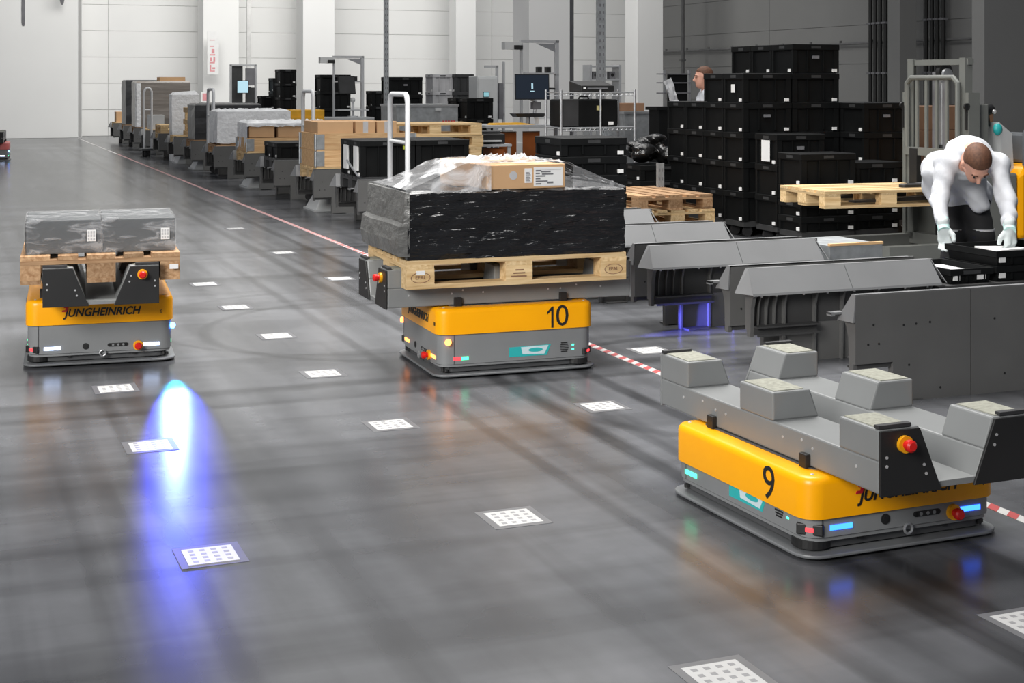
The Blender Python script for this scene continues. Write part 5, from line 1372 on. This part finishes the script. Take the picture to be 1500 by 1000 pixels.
# ------------------------------------------------------------------ crates by the bent man
cr0 = local(1394, 8.15)
tb2 = thing('low_bench', 'dark low bench under the shallow black crates', 'bench', cr0 @ Vector((.52, .26, 0)), TH)
obj('top', MB().box(-.62, .62, -.28, .28, .33, .365), M['rail_dark'], tb2)
for sx in (-1, 1):
    for sy in (-1, 1): obj('leg', MB().cbox(sx * .56, sy * .23, .165, .05, .05, .33), M['rail_dark'], tb2)
def crate(label, p, w, d, h, rz=TH):
    r = thing('shallow_crate', label, 'crate', p, rz, 'open shallow black crates')
    b_ = MB(); rc = lambda e, z: [(-w / 2 + e, -d / 2 + e, z), (w / 2 - e, -d / 2 + e, z), (w / 2 - e, d / 2 - e, z), (-w / 2 + e, d / 2 - e, z)]
    b_.loops([rc(.02, 0), rc(.014, h - .04), rc(0, h - .035), rc(0, h), rc(.014, h), rc(.026, .012)])
    for q in (-.3, -.1, .1, .3):
        b_.box(w * q - .005, w * q + .005, -d / 2 + .004, -d / 2 + .018, .01, h - .036)
    obj('body', b_, M['bin'], r)
    obj('handle_grip', MB().box(-.06, .06, -d / 2 - .001, -d / 2 + .003, h - .03, h - .010), M['bin_grey'], r)
    obj('tag', MB().box(w / 2 - .12, w / 2 - .05, -d / 2 + .006, -d / 2 + .018, .02, .05), M['paper'], r); obj('tag', MB().box(-w / 2 + .03, -w / 2 + .07, -d / 2 + .006, -d / 2 + .018, .02, .05), M['paper'], r)
    return r
crate('open shallow black crate in front of the bent man, left one', cr0 @ Vector((.15, .24, .3655)), .30, .46, .085)
crate('lower shallow black crate under the right hand stack', cr0 @ Vector((.61, .24, .3655)), .58, .46, .088)
crate('upper shallow black crate into which the bent man reaches', cr0 @ Vector((.61, .24, .454)), .58, .46, .086)
ws = obj('white_sheet', MB().loops([[(-.12, -.09, 0), (.12, -.09, 0), (.13, .1, 0), (-.12, .09, 0)], [(-.12, -.09, .05), (.12, -.09, .06), (.13, .1, .05), (-.12, .09, .06)]]), M['paper'], loc=cr0 @ Vector((.58, .28, .468)), rotz=TH); tag(ws, 'white packet inside the upper shallow crate', 'packet')
gi = obj('grey_insert', MB().loops([[(-.11, -.18, 0), (.11, -.18, 0), (.11, .18, 0), (-.11, .18, 0)], [(-.11, -.18, .04), (.11, -.18, .04), (.11, .18, .045), (-.11, .18, .045)]]), M['lightprint'], loc=cr0 @ Vector((.15, .24, .3785)), rotz=TH); tag(gi, 'pale grey insert inside the left shallow crate', 'insert')
wb2 = thing('wood_edged_board', 'low grey panel box with a tan wooden top edge behind the flanged rails', 'box', FP(1216, 9.3), TH)
obj('panel', MB().box(0, .40, 0, .5, 0, .455), M['zinc'], wb2); obj('wooden_edge', MB().box(-.005, .405, -.005, .02, .455, .47), M['collar'], wb2)
wg = obj('white_glove_pair', MB().loops([[(-.06, -.03, 0), (.07, -.035, 0), (.08, .03, 0), (-.05, .03, 0)], [(-.04, -.02, .035), (.05, -.03, .04), (.05, .02, .03), (-.03, .02, .04)]]), M['glove'], loc=cr0 @ Vector((-.045, .40, .3655)), rotz=TH); tag(wg, 'small white cloth at the left end of the shallow crates', 'cloth')

# ------------------------------------------------------------------ people
def frame(f, t):
    """head axes: right, forward, up"""
    f = np.array(f, float); f /= np.linalg.norm(f); t = np.array(t, float); t -= f * (t @ f); t /= np.linalg.norm(t)
    r = np.cross(f, t); return np.stack([r, f, t])
def head_sdf(p, c, R, k=1.0):
    q = ((p - np.array(c)) @ R.T) / k
    f = s_ell(q, (0, -.012, .035), (.076, .098, .092))
    f = smin(f, s_ell(q, (0, .030, -.045), (.058, .062, .072)), .03)
    f = smin(f, s_ell(q, (0, .055, -.092), (.030, .030, .024)), .02)
    f = smin(f, s_cap(q, (0, .090, .012), (0, .112, -.026), .010, .015), .012)
    f = smin(f, s_cap(q, (-.04, .082, .026), (.04, .082, .026), .012, .012), .012)
    f = smin(f, s_cap(q, (-.020, .083, -.064), (.020, .083, -.064), .008, .008), .008)
    for s in (-1, 1):
        f = np.maximum(f, -s_ell(q, (s * .032, .100, .006), (.014, .010, .008)))
        f = smin(f, s_ell(q, (s * .079, -.008, -.004), (.010, .020, .032)), .006)
    f = np.maximum(f, -s_cap(q, (-.02, .094, -.064), (.02, .094, -.064), .003, .003))
    return f * k
def hair_mesh(name, c, R, lo, hi, parent, base, cut=.35, k=1.0):
    def fn(p):
        q = ((p - np.array(c)) @ R.T) / k
        f = s_ell(q, (0, -.016, .042), (.083, .103, .094))
        f = np.maximum(f, -(s_ell(q, (0, .02, -.02), (.074, .12, .115))) * 1.0)          # keep the face free
        g = (q[..., 1] - .075) * .55 - (q[..., 2] - .055)
        f = np.maximum(f, g)
        f = np.maximum(f, -.055 - q[..., 2] + np.maximum(q[..., 1], 0) * 1.2)
        return f
    def fn2(p):
        q = ((p - np.array(c)) @ R.T) / k
        f = s_ell(q, (0, -.016, .042), (.083, .103, .094))
        # hairline: high at the forehead, down behind the ears
        line = np.where(q[..., 1] > .02, .055 + (q[..., 1] - .02) * .35, -.06 + np.clip((q[..., 1] + .05) / .07, 0, 1) * .115)
        return np.maximum(f, (line - q[..., 2]) * .8)
    return obj(name, sdf_mesh(name, fn2, lo, hi, .007, M['hair']), None, parent)
def hand_sdf(p, w, d, l, n, curl=.5, k=1.0):
    """w wrist, d towards the fingers, l towards the thumb side, n palm normal"""
    w, d, l = [np.array(x, float) for x in (w, d, l)]
    d /= np.linalg.norm(d); l -= d * (l @ d); l /= np.linalg.norm(l); n = np.cross(d, l)
    P = lambda a, b, c_: w + (d * a + l * b + n * c_) * k
    f = s_cap(p, P(-.03, 0, 0), P(.02, 0, 0), .030 * k, .030 * k)
    f = smin(f, s_cap(p, P(.04, .016, 0), P(.085, .022, 0), .021 * k, .018 * k), .02)
    f = smin(f, s_cap(p, P(.04, -.016, 0), P(.080, -.024, 0), .021 * k, .018 * k), .02)
    for b, L_ in ((.030, .070), (.011, .080), (-.009, .074), (-.028, .058)):
        a0 = .088; p0 = P(a0, b, 0); ang = 0
        for s in range(3):
            ang += curl * .55
            seg = L_ * (.45, .32, .23)[s]
            p1 = p0 + (d * math.cos(ang) + n * math.sin(ang) + l * b * 1.2) * seg * k
            f = smin(f, s_cap(p, p0, p1, (.0098 - s * .0008) * k, (.009 - s * .0008) * k), .004)
            p0 = p1
    t0, t1, t2 = P(.025, .030, .006), P(.055, .056, .018), P(.088, .060, .030)
    f = smin(f, s_cap(p, t0, t1, .014 * k, .012 * k), .008); f = smin(f, s_cap(p, t1, t2, .0115 * k, .0095 * k), .004)
    return f
def A(v): return np.array(tuple(v), float)
def chain(p, pts, k=.03):
    f = None
    for (a, ra), (b, rb) in zip(pts[:-1], pts[1:]):
        q = s_cap(p, a, b, ra, rb); f = q if f is None else smin(f, q, k)
    return f
def build_person(label, base, J, hf, ht, handdirs, res=.012, bent=False, bend_hem=None, cuffs=True, hand=True):
    """J: joints as world points. Body, coat, trousers, shoes and gloves."""
    B = A(base)
    J = {k: A(v) - B for k, v in J.items()}
    r = thing('person', label, 'person', base, 0.0)
    R = frame(hf, ht); hc = J['head']
    allp = np.array(list(J.values())); lo = allp.min(0) - .26; hi = allp.max(0) + .26; lo[2] = -.01
    nb = hc - R[2] * .10 - R[1] * .03
    def body(p):
        f = head_sdf(p, hc, R)
        f = smin(f, s_cap(p, nb, J['neck'], .052, .058), .03)
        f = smin(f, s_cap(p, J['neck'], J['chest'], .07, .11), .05)
        f = smin(f, s_cap(p, J['chest'], J['pelvis'], .115, .115), .05)
        f = smin(f, s_cap(p, J['ls'], J['rs'], .055, .055), .04)
        for s in 'lr':
            f = smin(f, chain(p, [(J[s + 's'], .052), (J[s + 'e'], .040), (J[s + 'w'], .029)]), .03)
            f = smin(f, hand_sdf(p, J[s + 'w'], *handdirs[s]), .01)
            f = smin(f, chain(p, [(J[s + 'h'], .085), (J[s + 'k'], .056), (J[s + 'a'], .040)]), .05)
        return f
    obj('body', sdf_mesh('body', body, lo, hi, res, M['skin']), None, r)
    hlo, hhi = hc - .17, hc + .19
    hair_mesh('hair', hc, R, hlo, hhi, r, B)
    for s in (-1, 1):
        e = hc + R.T @ np.array((s * .032, .0905, .006))
        obj('eye', MB().sphere(tuple(e), .007, .007, .007, 10, 6), M['ink'], r, smooth=True)
        eb0, eb1 = hc + R.T @ np.array((s * .018, .095, .030)), hc + R.T @ np.array((s * .052, .082, .030))
        obj('eyebrow', MB().tube([tuple(eb0), tuple(eb1)], .005, 6), M['hair'], r, smooth=True)
    def coat(p):
        f = s_cap(p, J['chest'], J['pelvis'], .140, .150)
        f = smin(f, s_cap(p, J['ls'], J['rs'], .072, .072), .06)
        f = smin(f, s_cap(p, J['neck'], J['chest'], .075, .13), .06)
        for s in 'lr':
            f = smin(f, chain(p, [(J[s + 's'], .067), (J[s + 'e'], .053), (J[s + 'w'], .042)]), .035)
        f = smin(f, s_cap(p, J['lh'], J['rh'], .135, .135), .06)
        for (a, ra), (b, rb) in J_hem: f = smin(f, s_cap(p, a - B, b - B, ra, rb), .05)
        # folds in the cloth
        f = f + .009 * np.sin(p[..., 0] * 38 + p[..., 2] * 22 + 3 * np.sin(p[..., 1] * 17)) * np.sin(p[..., 2] * 31 + 1.7)
        f = np.maximum(f, -(head_sdf(p, hc, R) - .012))
        f = np.maximum(f, -s_cap(p, nb + R[2] * .05, nb - R[2] * .02, .066, .066))
        for s in 'lr':                                   # sleeves end at the cuffs
            w, e = J[s + 'w'], J[s + 'e']; d = (w - e) / np.linalg.norm(w - e)
            near = np.linalg.norm(p - w, axis=-1) < .13
            f = np.where(near, np.maximum(f, (p - w) @ d + .03), f)
        return f
    J_hem = bend_hem or []
    obj('coat', sdf_mesh('coat', coat, lo, hi, res, M['coat']), None, r)
    def trousers(p):
        f = s_cap(p, J['lh'], J['rh'], .115, .115)
        for s in 'lr': f = smin(f, chain(p, [(J[s + 'h'], .108), (J[s + 'k'], .080), (J[s + 'a'] + np.array((0, 0, .02)), .062)]), .04)
        f = f + .004 * np.sin(p[..., 2] * 55 + p[..., 0] * 15)
        return np.maximum(f, .05 - p[..., 2])
    obj('trousers', sdf_mesh('trousers', trousers, lo, np.array((hi[0], hi[1], J['pelvis'][2] + .2)), res, M['trouser']), None, r)
    for s in 'lr':
        a = J[s + 'a']; d = np.array((hf[0], hf[1], 0.0)); d /= max(1e-6, np.linalg.norm(d))
        def shoe(p):
            f = s_cap(p, (a[0] - d[0] * .04, a[1] - d[1] * .04, .045), (a[0] + d[0] * .16, a[1] + d[1] * .16, .035), .048, .040)
            f = smin(f, s_cap(p, (a[0], a[1], .05), (a[0], a[1], .11), .05, .045), .03)
            return np.maximum(f, -p[..., 2] + .001)
        obj('shoe', sdf_mesh('shoe', shoe, (a[0] - .25, a[1] - .25, -.01), (a[0] + .25, a[1] + .25, .2), .012, M['dark_rubber']), None, r)
        # reflective band at the knee
        if cuffs:
            kk = J[s + 'k'] + np.array((0, 0, .02))
            obj('knee_band', MB().tube([tuple(kk), tuple(kk + np.array((0, 0, .012)))], .086, 20), M['lightprint'], r, smooth=True)
        if hand:
            w = J[s + 'w']; hd = handdirs[s]
            def gl(p):
                return hand_sdf(p, w, *hd) - .0035
            obj('glove', sdf_mesh('glove', gl, w - .22, w + .22, .0055, M['glove']), None, r)
            e = J[s + 'e']; d2 = (w - e) / np.linalg.norm(w - e)
            obj('knit_cuff', MB().tube([tuple(w - d2 * .055), tuple(w - d2 * .02), tuple(w + d2 * .03)], [.040, .037, .036], 16), M['cuff'], r, smooth=True)
    return r, R, hc
Q = Pt
Zs = {'base': 9.45}
bx_, by_ = Q(1415, 300, 9.45).x, 9.45
J1 = dict(pelvis=Q(1390, 262, 9.50), chest=Q(1418, 232, 9.14), neck=Q(1426, 226, 8.98), head=Q(1430, 240, 8.84),
          ls=Q(1387, 240, 9.06), le=Q(1375, 292, 9.00), lw=Q(1382, 332, 8.86), rs=Q(1460, 240, 9.02), re=Q(1475, 296, 8.86), rw=Q(1479, 334, 8.66),
          lh=Q(1390, 285, 9.50), rh=Q(1422, 283, 9.46), lk=Q(1396, 342, 9.42), rk=Q(1437, 342, 9.36), la=Vector((Q(1394, 0, 9.5).x, 9.52, .07)), ra=Vector((Q(1440, 0, 9.45).x, 9.46, .07)))
hem = [((A(Q(1420, 262, 9.30)), .11), (A(Q(1436, 300, 9.27)), .055)), ((A(Q(1378, 250, 9.46)), .13), (A(Q(1379, 272, 9.50)), .11))]
man1, R1, h1 = build_person('man in a white coat bending over the shallow black crates', Vector((bx_, by_, 0)), J1, (.05, -.45, -.9), (.0, -.9, .45),
    {'l': ((.10, -.1, -1), (.85, -.5, 0), None, .8), 'r': ((.02, -.1, -1), (-.9, -.4, 0), None, .9)}, res=.0115, bend_hem=hem)
bp_ = Q(1441, 262, 8.965)
J2 = dict(pelvis=Q(1036, 199, 16.62), chest=Q(1038, 148, 16.6), neck=Q(1037, 136, 16.58), head=Q(1030, 114, 16.5),
          ls=Q(1036, 141, 16.42), le=Q(1031, 172, 16.35), lw=Q(1012, 180, 16.3), rs=Q(1040, 141, 16.80), re=Q(1036, 172, 16.9), rw=Q(1016, 180, 16.9),
          lh=Q(1035, 206, 16.52), rh=Q(1037, 206, 16.74), lk=Q(1034, 258, 16.52), rk=Q(1036, 258, 16.74), la=Vector((Q(1036, 0, 16.5).x, 16.52, .07)), ra=Vector((Q(1038, 0, 16.7).x, 16.74, .07)))
hem2 = [((A(J2['lh']), .13), (A(J2['lh']) + np.array((0, 0, -.22)), .13)), ((A(J2['rh']), .13), (A(J2['rh']) + np.array((0, 0, -.22)), .13))]
man2, R2, h2 = build_person('man in a white coat standing in profile behind the black bins', Vector((J2['pelvis'].x, 16.62, 0)), J2, (-1, -.08, -.05), (0, 0, 1),
    {'l': ((-1, -.1, -.1), (0, 0, 1), None, .6), 'r': ((-1, .1, -.1), (0, 0, 1), None, .6)}, res=.014, bend_hem=hem2, cuffs=False, hand=False)
